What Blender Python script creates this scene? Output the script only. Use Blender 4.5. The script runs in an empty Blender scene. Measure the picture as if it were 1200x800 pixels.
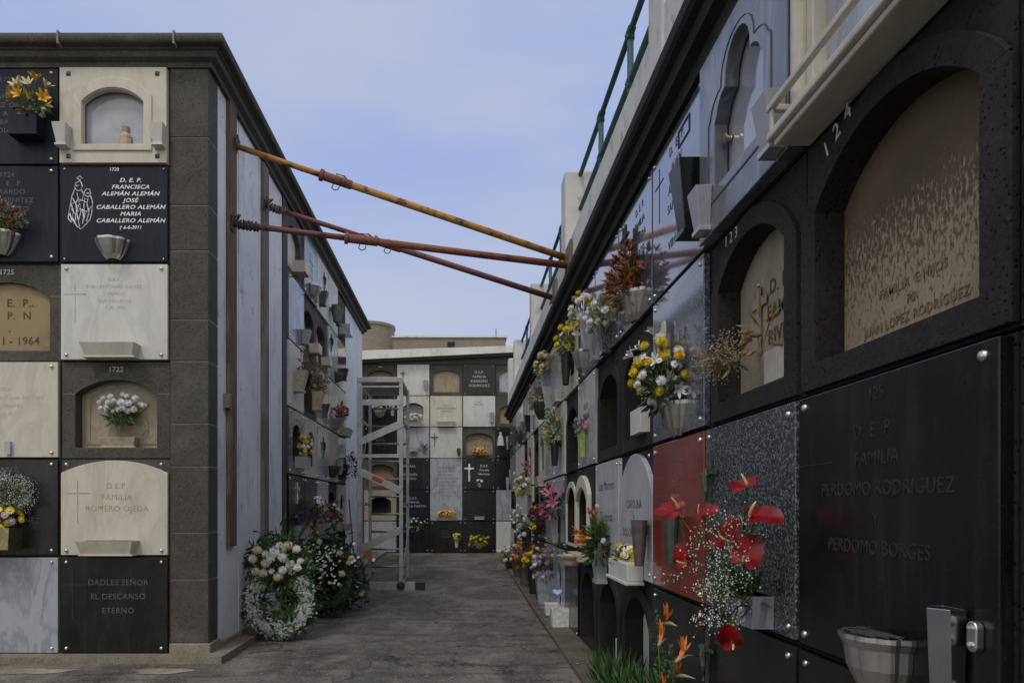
import bpy, math, random
from mathutils import Vector, Matrix, Euler
R_ = math.radians
PI = math.pi
SC = bpy.context.scene
COL = SC.collection
ZC = 1.17                      # camera height above the near ground

# ------------------------------------------------------------------ camera
cd = bpy.data.cameras.new('camera')
cam = bpy.data.objects.new('camera', cd); COL.objects.link(cam)
cam.location = (0, 0, ZC); cam.rotation_euler = (R_(90), 0, 0)
cd.sensor_width = 36; cd.lens = 25.5
cd.shift_x = 57/1200; cd.shift_y = 195/1200
cd.clip_end = 2000; cd.clip_start = 0.05
SC.camera = cam

# ------------------------------------------------------------------ sky, sun, exposure
w = bpy.data.worlds.new('World'); SC.world = w; w.use_nodes = True
nt = w.node_tree; nt.nodes.clear()
SUN_EL, SUN_ROT = R_(58), R_(205)
sky = nt.nodes.new('ShaderNodeTexSky'); sky.sky_type = 'NISHITA'; sky.sun_disc = False
sky.sun_elevation = SUN_EL; sky.sun_rotation = SUN_ROT
tc = nt.nodes.new('ShaderNodeTexCoord')
mp = nt.nodes.new('ShaderNodeMapping'); mp.inputs['Scale'].default_value = (1, 1, 3.2)
nz = nt.nodes.new('ShaderNodeTexNoise'); nz.inputs['Scale'].default_value = 1.7; nz.inputs['Detail'].default_value = 5; nz.inputs['Roughness'].default_value = .5
cr = nt.nodes.new('ShaderNodeValToRGB')
cr.color_ramp.elements[0].position = .36; cr.color_ramp.elements[0].color = (.36, .465, .80, 1)
cr.color_ramp.elements[1].position = .64; cr.color_ramp.elements[1].color = (.52, .57, .74, 1)
vm = nt.nodes.new('ShaderNodeVectorMath'); vm.operation = 'SCALE'; vm.inputs['Scale'].default_value = 10.0
mx = nt.nodes.new('ShaderNodeMix'); mx.data_type = 'RGBA'; mx.inputs[0].default_value = .9
bg = nt.nodes.new('ShaderNodeBackground'); bg.inputs['Strength'].default_value = .1
wo = nt.nodes.new('ShaderNodeOutputWorld')
L = nt.links.new
L(tc.outputs['Generated'], mp.inputs['Vector']); L(mp.outputs['Vector'], nz.inputs['Vector'])
L(nz.outputs['Fac'], cr.inputs['Fac'])
sx = nt.nodes.new('ShaderNodeSeparateXYZ'); L(tc.outputs['Generated'], sx.inputs[0])
mr = nt.nodes.new('ShaderNodeMapRange'); mr.inputs['From Min'].default_value = .25; mr.inputs['From Max'].default_value = -.55; L(sx.outputs['Y'], mr.inputs['Value'])
wm = nt.nodes.new('ShaderNodeMix'); wm.data_type = 'RGBA'; wm.inputs[7].default_value = (1.02, 1.0, .96, 1)   # brighter, whiter cloud behind the camera
hz = nt.nodes.new('ShaderNodeMapRange'); hz.inputs['From Min'].default_value = .42; hz.inputs['From Max'].default_value = .05; hz.inputs['To Max'].default_value = .75; L(sx.outputs['Z'], hz.inputs['Value'])
hm = nt.nodes.new('ShaderNodeMix'); hm.data_type = 'RGBA'; hm.inputs[7].default_value = (.52, .57, .72, 1)     # paler towards the horizon
L(hz.outputs['Result'], hm.inputs[0]); L(cr.outputs['Color'], hm.inputs[6])
L(mr.outputs['Result'], wm.inputs[0]); L(hm.outputs[2], wm.inputs[6]); L(wm.outputs[2], vm.inputs[0])
L(sky.outputs['Color'], mx.inputs[6]); L(vm.outputs['Vector'], mx.inputs[7])
L(mx.outputs[2], bg.inputs['Color']); L(bg.outputs['Background'], wo.inputs['Surface'])
sd = bpy.data.lights.new('sun', 'SUN'); sd.energy = 1.15; sd.angle = R_(14); sd.color = (1, .96, .90)
sun = bpy.data.objects.new('sun', sd); COL.objects.link(sun)
def sun_dir(el, rot): return Vector((math.sin(rot)*math.cos(el), math.cos(rot)*math.cos(el), math.sin(el)))
sun.rotation_euler = sun_dir(SUN_EL, SUN_ROT).to_track_quat('Z', 'Y').to_euler()
sun.location = (0, 0, 20)
vs = SC.view_settings
vs.view_transform = 'Standard'; vs.look = 'None'; vs.gamma = 1; vs.exposure = 0; vs.use_curve_mapping = False

# ------------------------------------------------------------------ materials
MATS = {}
def new_mat(name):
    m = bpy.data.materials.new(name); m.use_nodes = True
    n = m.node_tree; b = n.nodes['Principled BSDF']
    MATS[name] = m
    return m, n, b
def coords(n, scale=(1, 1, 1)):
    t = n.nodes.new('ShaderNodeTexCoord'); oi = n.nodes.new('ShaderNodeObjectInfo')
    s = n.nodes.new('ShaderNodeVectorMath'); s.operation = 'SCALE'; s.inputs[0].default_value = (31, 17, 23)
    n.links.new(oi.outputs['Random'], s.inputs['Scale'])
    a = n.nodes.new('ShaderNodeVectorMath'); a.operation = 'ADD'
    n.links.new(t.outputs['Object'], a.inputs[0]); n.links.new(s.outputs['Vector'], a.inputs[1])
    m = n.nodes.new('ShaderNodeVectorMath'); m.operation = 'MULTIPLY'; m.inputs[1].default_value = scale
    n.links.new(a.outputs['Vector'], m.inputs[0])
    return m.outputs['Vector']
def noise(n, v, scale, detail=4, rough=.55, dist=0):
    t = n.nodes.new('ShaderNodeTexNoise'); t.inputs['Scale'].default_value = scale
    t.inputs['Detail'].default_value = detail; t.inputs['Roughness'].default_value = rough; t.inputs['Distortion'].default_value = dist
    n.links.new(v, t.inputs['Vector']); return t.outputs['Fac']
def ramp(n, f, stops):
    r = n.nodes.new('ShaderNodeValToRGB'); e = r.color_ramp.elements
    while len(e) < len(stops): e.new(.5)
    for k, (p, c) in enumerate(stops):
        e[k].position = p; e[k].color = (*c, 1) if len(c) == 3 else c
    n.links.new(f, r.inputs['Fac']); return r.outputs['Color']
def mixc(n, f, a, b, mode='MIX'):
    m = n.nodes.new('ShaderNodeMix'); m.data_type = 'RGBA'; m.blend_type = mode
    for s, i in ((f, 0), (a, 6), (b, 7)):
        if isinstance(s, (int, float)): m.inputs[i].default_value = s
        elif isinstance(s, tuple): m.inputs[i].default_value = (*s, 1)
        else: n.links.new(s, m.inputs[i])
    return m.outputs[2]
def bump(n, b, h, strength=.3, dist=.01):
    k = n.nodes.new('ShaderNodeBump'); k.inputs['Strength'].default_value = strength; k.inputs['Distance'].default_value = dist
    n.links.new(h, k.inputs['Height']); n.links.new(k.outputs['Normal'], b.inputs['Normal'])
def g(v): return (v, v, v)

def simple(name, c, rough=.5, metal=0, var=.25, nscale=30, bmp=0, coat=0):
    m, n, b = new_mat(name); v = coords(n)
    f = noise(n, v, nscale)
    lo = tuple(x*(1-var) for x in c); hi = tuple(min(1, x*(1+var)) for x in c)
    n.links.new(ramp(n, f, [(.3, lo), (.7, hi)]), b.inputs['Base Color'])
    b.inputs['Roughness'].default_value = rough; b.inputs['Metallic'].default_value = metal
    b.inputs['Coat Weight'].default_value = coat
    if bmp: bump(n, b, f, bmp, .004)
    return m

def stone(name, c, pit=.5, rough=.85):                          # porous volcanic stone
    m, n, b = new_mat(name); v = coords(n)
    f1 = noise(n, v, 3.5, 5, .65); f2 = noise(n, v, 60, 3)
    vo = n.nodes.new('ShaderNodeTexVoronoi'); vo.inputs['Scale'].default_value = 64; n.links.new(v, vo.inputs['Vector'])
    pits = ramp(n, vo.outputs['Distance'], [(.14, g(0)), (.30, g(1))])
    gate = ramp(n, noise(n, v, 9, 2), [(.42, g(0)), (.52, g(1))])
    pits = mixc(n, gate, g(1.), pits)
    base = ramp(n, f1, [(.32, tuple(x*.5 for x in c)), (.5, c), (.68, tuple(x*1.7 for x in c))])
    base = mixc(n, ramp(n, noise(n, v, .9, 3), [(.42, g(0)), (.58, g(.55))]), base, (c[0]*.45, c[1]*.4, c[2]*.34))
    base = mixc(n, .45, base, ramp(n, f2, [(.3, tuple(x*.6 for x in c)), (.7, tuple(x*1.6 for x in c))]))
    base = mixc(n, 1., base, mixc(n, pits, g(.22), g(1.)), 'MULTIPLY')
    lich = ramp(n, noise(n, v, 22, 6, .7), [(.66, g(0)), (.74, g(.5))])
    base = mixc(n, lich, base, tuple(min(.5, x*3.2) for x in c))
    n.links.new(base, b.inputs['Base Color']); b.inputs['Roughness'].default_value = rough
    hh = mixc(n, .5, pits, f2)
    bump(n, b, hh, pit, .006)
    return m
stone('basalt', (.068, .063, .056), .9)
stone('basalt_black', (.024, .023, .022), .9, .85)
MATS['basalt_black'].node_tree.nodes['Principled BSDF'].inputs['Specular IOR Level'].default_value = .25
stone('plinth_stone', (.27, .235, .18), .3)
stone('kerb_stone', (.19, .165, .125), .4)

def marble(name, c, vein, rough=.25, coat=.0, vs_=2.5, spec=.5, dirt=.0):
    m, n, b = new_mat(name); v = coords(n, (1, 1, .45))
    f = noise(n, v, vs_, 7, .6, 1.3); f3 = noise(n, v, 9, 5, .6, .4)
    vn = ramp(n, f, [(.42, c), (.49, vein), (.53, c), (.7, tuple(x*.9 for x in c))])
    base = mixc(n, ramp(n, f3, [(.35, g(0)), (.75, g(.6))]), vn, tuple(x*.8 for x in c))
    if dirt:
        base = mixc(n, ramp(n, noise(n, coords(n, (2, 2, .5)), 4, 6, .7), [(.5, g(0)), (.75, g(dirt))]), base, (.2, .16, .1))
    n.links.new(base, b.inputs['Base Color'])
    n.links.new(ramp(n, f3, [(.3, g(rough*.8)), (.7, g(min(1, rough*1.5)))]), b.inputs['Roughness'])
    b.inputs['Coat Weight'].default_value = coat; b.inputs['Coat Roughness'].default_value = .05
    b.inputs['Specular IOR Level'].default_value = spec
    return m
marble('white_marble', (.60, .59, .565), (.52, .515, .50), .42, dirt=.2)
marble('cream_marble', (.57, .535, .45), (.49, .455, .39), .45, dirt=.3)
marble('grey_marble', (.36, .38, .42), (.22, .24, .28), .2, .3)
marble('blue_marble', (.11, .12, .15), (.22, .235, .27), .2, .25)
marble('slate_marble', (.075, .082, .105), (.13, .14, .17), .07, .8, spec=.6)
marble('pale_marble', (.44, .45, .48), (.33, .34, .38), .3, .1)
marble('beige_marble', (.33, .285, .21), (.24, .20, .14), .5, dirt=.6)
def granite(name, c, c2, scale, amount, rough, coat=.5):
    m, n, b = new_mat(name); v = coords(n)
    vo = n.nodes.new('ShaderNodeTexVoronoi'); vo.inputs['Scale'].default_value = scale; n.links.new(v, vo.inputs['Vector'])
    sep = n.nodes.new('ShaderNodeSeparateColor'); n.links.new(vo.outputs['Color'], sep.inputs[0])
    f = ramp(n, sep.outputs[0], [(amount, g(0)), (amount+.12, g(1))])
    col = mixc(n, f, c, c2)
    col = mixc(n, ramp(n, noise(n, v, scale*.3, 3), [(.45, g(0)), (.62, g(.7))]), col, c)
    col = mixc(n, ramp(n, noise(n, v, 2.2, 5), [(.4, g(0)), (.8, g(.22))]), col, tuple(min(1, x*1.3+.03) for x in c))
    dust = ramp(n, noise(n, coords(n, (5, 5, .8)), 3, 8, .7), [(.50, g(0)), (.74, g(.13))])      # dust and dried rain marks
    col = mixc(n, dust, col, (.13, .125, .115))
    n.links.new(col, b.inputs['Base Color'])
    n.links.new(ramp(n, noise(n, v, 5, 5), [(.3, g(rough)), (.75, g(rough+.16))]), b.inputs['Roughness'])
    b.inputs['Coat Weight'].default_value = coat; b.inputs['Coat Roughness'].default_value = .06
    return m
granite('black_granite', (.006, .0062, .0066), (.014, .0145, .016), 260, .8, .16, .0)
M_=MATS['black_granite'].node_tree.nodes['Principled BSDF']; M_.inputs['Specular IOR Level'].default_value = .42
granite('navy_granite', (.008, .011, .021), (.016, .020, .032), 260, .75, .3, .0)
M_=MATS['navy_granite'].node_tree.nodes['Principled BSDF']; M_.inputs['Specular IOR Level'].default_value = .2
granite('speckled_granite', (.03, .032, .037), (.20, .21, .23), 190, .6, .16, .3)
granite('blue_speckled_granite', (.05, .056, .075), (.20, .22, .27), 190, .5, .1, .9)
granite('red_granite', (.19, .022, .014), (.28, .05, .035), 190, .7, .16, .5)

def plaster(name, c, stain, rough=.9):
    m, n, b = new_mat(name); t = n.nodes.new('ShaderNodeTexCoord'); v = t.outputs['Object']
    f1 = noise(n, v, 1.4, 7, .6); 
    mpn = n.nodes.new('ShaderNodeMapping'); mpn.inputs['Scale'].default_value = (1.6, 1.6, .7); n.links.new(v, mpn.inputs['Vector'])
    f2 = noise(n, mpn.outputs['Vector'], 2.2, 8, .68)
    f3 = noise(n, v, 6, 9, .7)
    base = ramp(n, f1, [(.3, tuple(x*.88 for x in c)), (.7, tuple(min(1, x*1.1) for x in c))])
    base = mixc(n, ramp(n, f2, [(.53, g(0)), (.60, g(.45))]), base, stain)
    chips = ramp(n, f3, [(.62, g(0)), (.64, g(.8))])
    base = mixc(n, chips, base, tuple(x*.55 for x in c))
    n.links.new(base, b.inputs['Base Color']); b.inputs['Roughness'].default_value = rough
    bump(n, b, mixc(n, .5, chips, noise(n, v, 35, 5)), .35, .006)
    return m
plaster('white_plaster', (.68, .70, .745), (.42, .41, .40))
plaster('parapet_paint', (.56, .56, .55), (.30, .28, .25))
plaster('beam_white', (.66, .65, .62), (.4, .38, .34))
plaster('ochre_plaster', (.30, .225, .125), (.19, .13, .07))
plaster('brown_plaster', (.26, .16, .10), (.33, .10, .05))

def weathered(name):
    m, n, b = new_mat(name); t = n.nodes.new('ShaderNodeTexCoord'); v = t.outputs['Object']
    mpn = n.nodes.new('ShaderNodeMapping'); mpn.inputs['Scale'].default_value = (11, 11, 4.5); n.links.new(v, mpn.inputs['Vector'])
    f = noise(n, mpn.outputs['Vector'], 9, 8, .7)
    sp = n.nodes.new('ShaderNodeSeparateXYZ'); n.links.new(v, sp.inputs[0])
    gr = ramp(n, sp.outputs['Z'], [(.20, g(0.)), (.44, g(.36)), (.60, g(1.))])
    add = n.nodes.new('ShaderNodeMath'); add.operation = 'MULTIPLY_ADD'; add.inputs[1].default_value = .42
    n.links.new(gr, add.inputs[0]); n.links.new(f, add.inputs[2])
    k = ramp(n, add.outputs[0], [(.53, g(0)), (.62, g(.95))])
    big = noise(n, v, 2.5, 5)
    base = ramp(n, big, [(.3, (.30, .235, .15)), (.7, (.42, .345, .23))])
    dark = ramp(n, noise(n, v, 3, 5), [(.3, (.07, .05, .03)), (.7, (.15, .10, .055))])
    n.links.new(mixc(n, k, base, dark), b.inputs['Base Color']); b.inputs['Roughness'].default_value = .9
    bump(n, b, f, .5, .006)
weathered('weathered_closure')

def wood(name, c):
    m, n, b = new_mat(name); v = coords(n, (22, 22, 1.2))
    f = noise(n, v, 2, 8, .65, .6)
    f2 = noise(n, coords(n, (1.5, 1.5, .8)), 3, 4)
    base = ramp(n, f, [(.3, tuple(x*.5 for x in c)), (.7, tuple(x*1.35 for x in c))])
    base = mixc(n, ramp(n, f2, [(.5, g(0)), (.65, g(.6))]), base, (.26, .24, .22))
    n.links.new(base, b.inputs['Base Color']); b.inputs['Roughness'].default_value = .85
    bump(n, b, f, .4, .003)
wood('old_wood', (.13, .085, .058)); wood('grey_wood', (.155, .13, .11))
def rusty(name, paint, rust, amt):
    m, n, b = new_mat(name); v = coords(n, (1, 1, 1))
    f = noise(n, v, 7, 8, .7); f2 = noise(n, v, 40, 5)
    base = mixc(n, ramp(n, f, [(amt, g(0)), (amt+.08, g(1))]), paint, ramp(n, f2, [(.3, tuple(x*.5 for x in rust)), (.7, rust)]))
    n.links.new(base, b.inputs['Base Color']); b.inputs['Roughness'].default_value = .7
    bump(n, b, f2, .4, .002)
rusty('yellow_paint', (.40, .20, .04), (.15, .06, .03), .52)
rusty('red_oxide', (.16, .055, .055), (.09, .04, .03), .53)
rusty('orange_rust', (.20, .065, .035), (.10, .045, .028), .5)
rusty('green_paint', (.035, .085, .085), (.06, .05, .035), .66)
rusty('dark_iron', (.05, .045, .04), (.12, .06, .03), .6)
simple('steel', (.66, .65, .62), .33, 1, .15, 12)
simple('polished_steel', (.42, .43, .46), .18, 1, .1, 12)
simple('aluminium', (.40, .41, .42), .42, .8, .2, 9)
simple('bronze', (.09, .11, .085), .5, .6, .3)
simple('brass', (.34, .29, .17), .35, .9, .3)
simple('black_plastic', (.02, .02, .022), .45)
simple('brown_plastic', (.10, .08, .07), .5)
simple('red_tape', (.5, .05, .05), .5); simple('orange_plastic', (.55, .25, .03), .5)
simple('green_vase_paint', (.30, .42, .12), .4)
simple('white_plastic', (.62, .62, .60), .45)
simple('terracotta', (.42, .36, .26), .75, bmp=.2)
simple('engraved_light', (.46, .47, .5), .7); simple('engraved_grey', (.085, .088, .098), .6)
simple('engraved_dim', (.019, .02, .022), .6)
simple('engraved_dark', (.12, .12, .13), .8); simple('engraved_cream', (.36, .31, .22), .8)
simple('lettering_white', (.75, .76, .78), .6); simple('engraved_pale', (.43, .43, .42), .7)
simple('engraved_ochre', (.19, .14, .085), .9)
simple('engraved_brown', (.10, .062, .035), .9)
simple('engraved_red', (.30, .10, .08), .6); simple('soil', (.03, .022, .015), .95, bmp=.5)
simple('mortar', (.20, .185, .16), .9); simple('interior_dark', (.02, .019, .018), .9)
simple('leaf_green', (.045, .10, .025), .5, var=.5, nscale=9); simple('leaf_dark', (.018, .042, .016), .45, var=.5, nscale=9)
simple('leaf_pale', (.17, .22, .09), .6, var=.3, nscale=9); simple('dry_leaf', (.20, .135, .055), .8, var=.4)
simple('stem_green', (.07, .12, .03), .6); simple('stem_dry', (.13, .10, .055), .8)
PET = dict(white=(.74, .74, .74), yellow=(.70, .55, .02), deep_yellow=(.72, .40, .01), orange=(.66, .20, .03), red=(.36, .008, .012), pink=(.50, .13, .27),
           lilac=(.38, .27, .40), purple=(.12, .04, .22), cream=(.66, .58, .36), maroon=(.12, .012, .03), rust=(.24, .075, .018), dusty=(.36, .28, .20), salmon=(.45, .12, .09), green_white=(.45, .55, .38), blue=(.06, .08, .2))
for k, c in PET.items():
    m = simple('petal_'+k, c, .5, var=.18, nscale=25)
    b = m.node_tree.nodes['Principled BSDF']; b.inputs['Subsurface Weight'].default_value = 0
simple('spathe_red', (.19, .001, .0035), .42, var=.5, nscale=16, coat=.0); MATS['spathe_red'].node_tree.nodes['Principled BSDF'].inputs['Specular IOR Level'].default_value = .3
simple('spadix', (.62, .50, .20), .5)
m, n, b = new_mat('cloudy_glass')
b.inputs['Base Color'].default_value = (.27, .29, .34, 1); b.inputs['Roughness'].default_value = .08
b.inputs['Coat Weight'].default_value = .6
v = coords(n); n.links.new(ramp(n, noise(n, v, 3.5, 5, .6, .5), [(.3, (.26, .27, .31)), (.7, (.42, .44, .50))]), b.inputs['Base Color'])
simple('glass_dark', (.025, .027, .03), .06, coat=.6)
simple('figure_clay', (.45, .33, .24), .7)

def asphalt():
    m, n, b = new_mat('asphalt'); t = n.nodes.new('ShaderNodeTexCoord'); v = t.outputs['Object']
    mpn = n.nodes.new('ShaderNodeMapping'); mpn.inputs['Scale'].default_value = (1.2, .6, 1); mpn.inputs['Rotation'].default_value = (0, 0, .5); n.links.new(v, mpn.inputs['Vector'])
    f1 = noise(n, mpn.outputs['Vector'], 1.3, 9, .66, .9); f2 = noise(n, v, 90, 3, .7); f3 = noise(n, v, 5, 9, .75)
    base = ramp(n, f1, [(.32, (.060, .053, .046)), (.48, (.115, .101, .086)), (.60, (.22, .195, .165))])
    mp3 = n.nodes.new('ShaderNodeMapping'); mp3.inputs['Scale'].default_value = (.8, 3.2, 1); mp3.inputs['Rotation'].default_value = (0, 0, .12); n.links.new(v, mp3.inputs['Vector'])
    f5 = noise(n, mp3.outputs['Vector'], 2.0, 9, .72, .4)
    base = mixc(n, ramp(n, f5, [(.50, g(0)), (.62, g(.8))]), base, (.034, .030, .027))
    base = mixc(n, ramp(n, f3, [(.5, g(0)), (.66, g(.7))]), base, (.26, .22, .17))
    vo = n.nodes.new('ShaderNodeTexVoronoi'); vo.inputs['Scale'].default_value = 95; n.links.new(v, vo.inputs['Vector'])
    sp = n.nodes.new('ShaderNodeSeparateColor'); n.links.new(vo.outputs['Color'], sp.inputs[0])
    base = mixc(n, ramp(n, sp.outputs[0], [(.0, g(.5)), (1., g(1.))]), (.03, .027, .024), base)
    base = mixc(n, ramp(n, sp.outputs[1], [(.90, g(0)), (.96, g(.6))]), base, (.24, .22, .19))
    vc = n.nodes.new('ShaderNodeTexVoronoi'); vc.feature = 'DISTANCE_TO_EDGE'; vc.inputs['Scale'].default_value = .75
    wv = n.nodes.new('ShaderNodeVectorMath'); wv.operation = 'ADD'; n.links.new(v, wv.inputs[0])
    nz2 = n.nodes.new('ShaderNodeTexNoise'); nz2.inputs['Scale'].default_value = 2.5; nz2.inputs['Detail'].default_value = 6; n.links.new(v, nz2.inputs['Vector'])
    n.links.new(nz2.outputs['Color'], wv.inputs[1]); n.links.new(wv.outputs['Vector'], vc.inputs['Vector'])
    crack = ramp(n, vc.outputs['Distance'], [(.0, g(0)), (.012, g(1))])
    base = mixc(n, crack, (.02, .018, .016), base)
    n.links.new(base, b.inputs['Base Color']); n.links.new(ramp(n, f3, [(.3, g(.55)), (.7, g(.9))]), b.inputs['Roughness'])
    hh = mixc(n, .5, vo.outputs['Distance'], f3); bump(n, b, hh, .6, .012)
asphalt()
m, n, b = new_mat('concrete'); t = n.nodes.new('ShaderNodeTexCoord'); v = t.outputs['Object']
c1 = ramp(n, noise(n, v, 2.2, 8, .65), [(.3, (.06, .045, .034)), (.7, (.17, .14, .10))])
c1 = mixc(n, ramp(n, noise(n, v, 50, 4), [(.35, g(.5)), (.6, g(0))]), c1, (.04, .033, .026))
n.links.new(c1, b.inputs['Base Color']); b.inputs['Roughness'].default_value = .85; bump(n, b, noise(n, v, 45, 5), .4, .006)
m, n, b = new_mat('tan_tiles'); t = n.nodes.new('ShaderNodeTexCoord')
mpn = n.nodes.new('ShaderNodeMapping'); mpn.inputs['Rotation'].default_value = (R_(90), 0, 0); n.links.new(t.outputs['Object'], mpn.inputs['Vector'])
br = n.nodes.new('ShaderNodeTexBrick'); br.inputs['Scale'].default_value = 3.2; br.inputs['Color1'].default_value = (.27, .24, .185, 1); br.inputs['Color2'].default_value = (.23, .205, .16, 1)
br.inputs['Mortar'].default_value = (.2, .17, .13, 1); br.inputs['Mortar Size'].default_value = .03
n.links.new(mpn.outputs['Vector'], br.inputs['Vector']); n.links.new(br.outputs['Color'], b.inputs['Base Color']); b.inputs['Roughness'].default_value = .8
M = MATS

# ------------------------------------------------------------------ mesh builder
class MB:
    def __init__(s): s.v = []; s.f = []; s.m = []; s.cur = 0
    def add(s, vs, fs, mat=None):
        o = len(s.v); s.v += [tuple(x) for x in vs]
        s.f += [tuple(i+o for i in f) for f in fs]; s.m += [s.cur if mat is None else mat]*len(fs)
        return s
    def box(s, x0, x1, y0, y1, z0, z1, mat=None):
        return s.add([(x0, y0, z0), (x1, y0, z0), (x1, y1, z0), (x0, y1, z0), (x0, y0, z1), (x1, y0, z1), (x1, y1, z1), (x0, y1, z1)],
              [(0, 3, 2, 1), (4, 5, 6, 7), (0, 1, 5, 4), (1, 2, 6, 5), (2, 3, 7, 6), (3, 0, 4, 7)], mat)
    def tube(s, pts, r, n=8, cap=True, mat=None):
        pts = [Vector(p) for p in pts]; rs = r if isinstance(r, (list, tuple)) else [r]*len(pts)
        vs, fs = [], []
        for i, p in enumerate(pts):
            a = pts[max(0, i-1)]; b = pts[min(len(pts)-1, i+1)]; d = (b-a).normalized()
            u = d.cross(Vector((0, 0, 1)));
            if u.length < .05: u = d.cross(Vector((1, 0, 0)))
            u.normalize(); w_ = d.cross(u)
            for k in range(n):
                t_ = 2*PI*k/n; vs.append(p+(u*math.cos(t_)+w_*math.sin(t_))*rs[i])
        for i in range(len(pts)-1):
            for k in range(n):
                fs.append((i*n+k, i*n+(k+1) % n, (i+1)*n+(k+1) % n, (i+1)*n+k))
        if cap: fs.append(tuple(range(n))[::-1]); fs.append(tuple(range((len(pts)-1)*n, len(pts)*n)))
        return s.add(vs, fs, mat)
    def lathe(s, prof, n=16, c=(0, 0, 0), axis='z', a0=0, a1=2*PI, flute=0, nf=0, mat=None):
        full = abs(a1-a0-2*PI) < 1e-6; m_ = n if full else n+1; vs, fs = [], []
        for (r, z) in prof:
            for k in range(m_):
                t_ = a0+(a1-a0)*k/n; rr = r*(1+flute*abs(math.cos(nf*t_/2)))
                x, y = rr*math.cos(t_), rr*math.sin(t_)
                vs.append((c[0]+x, c[1]+y, c[2]+z) if axis == 'z' else (c[0]+x, c[1]+z, c[2]+y))
        for i in range(len(prof)-1):
            for k in range(n):
                k2 = (k+1) % m_
                fs.append((i*m_+k, i*m_+k2, (i+1)*m_+k2, (i+1)*m_+k))
        return s.add(vs, fs, mat)
    def prism(s, poly, y0, y1, mat=None):                 # poly in (x,z), counterclockwise seen from the front
        n = len(poly)
        s.add([(x, y0, z) for x, z in poly]+[(x, y1, z) for x, z in poly],
              [tuple(range(n)), tuple(range(n, 2*n))[::-1]]+[(k, k+n, (k+1) % n+n, (k+1) % n) for k in range(n)], mat)
        return s
    def holed(s, outer, inner, y0, y1, mat=None, yb=None):
        cx = sum(p[0] for p in inner)/len(inner); cz = sum(p[1] for p in inner)/len(inner)
        angs = sorted({round(math.atan2(p[1]-cz, p[0]-cx), 5) for p in outer+inner})
        def hit(poly, a):
            dx, dz = math.cos(a), math.sin(a); best = None
            for i in range(len(poly)):
                ax, az = poly[i][0]-cx, poly[i][1]-cz; bx, bz = poly[(i+1) % len(poly)][0]-cx, poly[(i+1) % len(poly)][1]-cz
                ex, ez = bx-ax, bz-az; den = dx*ez-dz*ex
                if abs(den) < 1e-9: continue
                t_ = (ax*ez-az*ex)/den; u = (ax*dz-az*dx)/den
                if t_ > 0 and -1e-4 <= u <= 1.0001 and (best is None or t_ > best): best = t_
            return (cx+dx*best, cz+dz*best)
        o = [hit(outer, a) for a in angs]; i_ = [hit(inner, a) for a in angs]; n = len(angs)
        vs = [(x, y0, z) for x, z in o]+[(x, y0, z) for x, z in i_]+[(x, y1, z) for x, z in o]+[(x, y1, z) for x, z in i_]
        fs = []
        for k in range(n):
            j = (k+1) % n
            fs += [(k, j, n+j, n+k), (2*n+k, 3*n+k, 3*n+j, 2*n+j), (k, 2*n+k, 2*n+j, j), (n+k, n+j, 3*n+j, 3*n+k)]
        return s.add(vs, fs, mat)
    def merge(s, verts, faces, mtx, mat=None):
        return s.add([mtx @ Vector(p) for p in verts], faces, mat)
    def mesh(s, name, mats):
        me = bpy.data.meshes.new(name); me.from_pydata(s.v, [], s.f)
        for m_ in (mats if isinstance(mats, (list, tuple)) else [mats]): me.materials.append(M[m_])
        me.polygons.foreach_set('material_index', s.m); me.update()
        return me
    def build(s, name, mats, parent=None, smooth=False, bevel=0, loc=None, rot=None):
        me = s.mesh(name, mats)
        if smooth: me.shade_smooth() if hasattr(me, 'shade_smooth') else [setattr(p, 'use_smooth', True) for p in me.polygons]
        o = bpy.data.objects.new(name, me); COL.objects.link(o)
        if parent: o.parent = parent
        if loc: o.location = loc
        if rot: o.rotation_euler = rot
        if bevel:
            bv = o.modifiers.new('bevel', 'BEVEL'); bv.width = bevel; bv.segments = 2; bv.limit_method = 'ANGLE'; bv.angle_limit = R_(40)
        return o
def tag(o, label=None, cat=None, group=None, kind=None):
    if label: o['label'] = label
    if cat: o['category'] = cat
    if group: o['group'] = group
    if kind: o['kind'] = kind
    return o
def empty(name, loc, rz=0, label=None, cat=None, group=None):
    o = bpy.data.objects.new(name, None); COL.objects.link(o); o.empty_display_size = .1
    o.location = loc; o.rotation_euler = (0, 0, rz); return tag(o, label, cat, group)
def rect(x0, x1, z0, z1): return [(x0, z0), (x1, z0), (x1, z1), (x0, z1)]
def arch(wd, z0, zs, rise, n=14, cx=0):
    h = wd/2; r = (h*h+rise*rise)/(2*rise); a = math.asin(min(1, h/r)); zc = zs+rise-r
    if rise > h: a = PI-a
    return [(cx-h, z0), (cx+h, z0)]+[(cx+r*math.sin(a-2*a*k/n), zc+r*math.cos(a-2*a*k/n)) for k in range(n+1)]
def text(body, size, mat, parent, x=0, y=0, z=0, name='inscription', bold=0, shear=0, space=1.15, wide=1.0, align='CENTER'):
    c = bpy.data.curves.new('txt', 'FONT'); c.body = body; c.size = size; c.align_x = align; c.align_y = 'TOP'
    c.shear = shear; c.offset = bold*size; c.space_line = space; c.extrude = .0008; c.resolution_u = 3; c.space_character = 1.08
    o = bpy.data.objects.new('txt', c); COL.objects.link(o); bpy.context.view_layer.update()
    me = bpy.data.meshes.new_from_object(o.evaluated_get(bpy.context.evaluated_depsgraph_get()))
    bpy.data.objects.remove(o); bpy.data.curves.remove(c)
    me.materials.clear(); me.materials.append(M[mat])
    t = bpy.data.objects.new(name, me); COL.objects.link(t); t.parent = parent
    t.rotation_euler = (R_(90), 0, 0); t.scale = (wide, 1, 1); t.location = (x, y, z)
    return t

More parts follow.
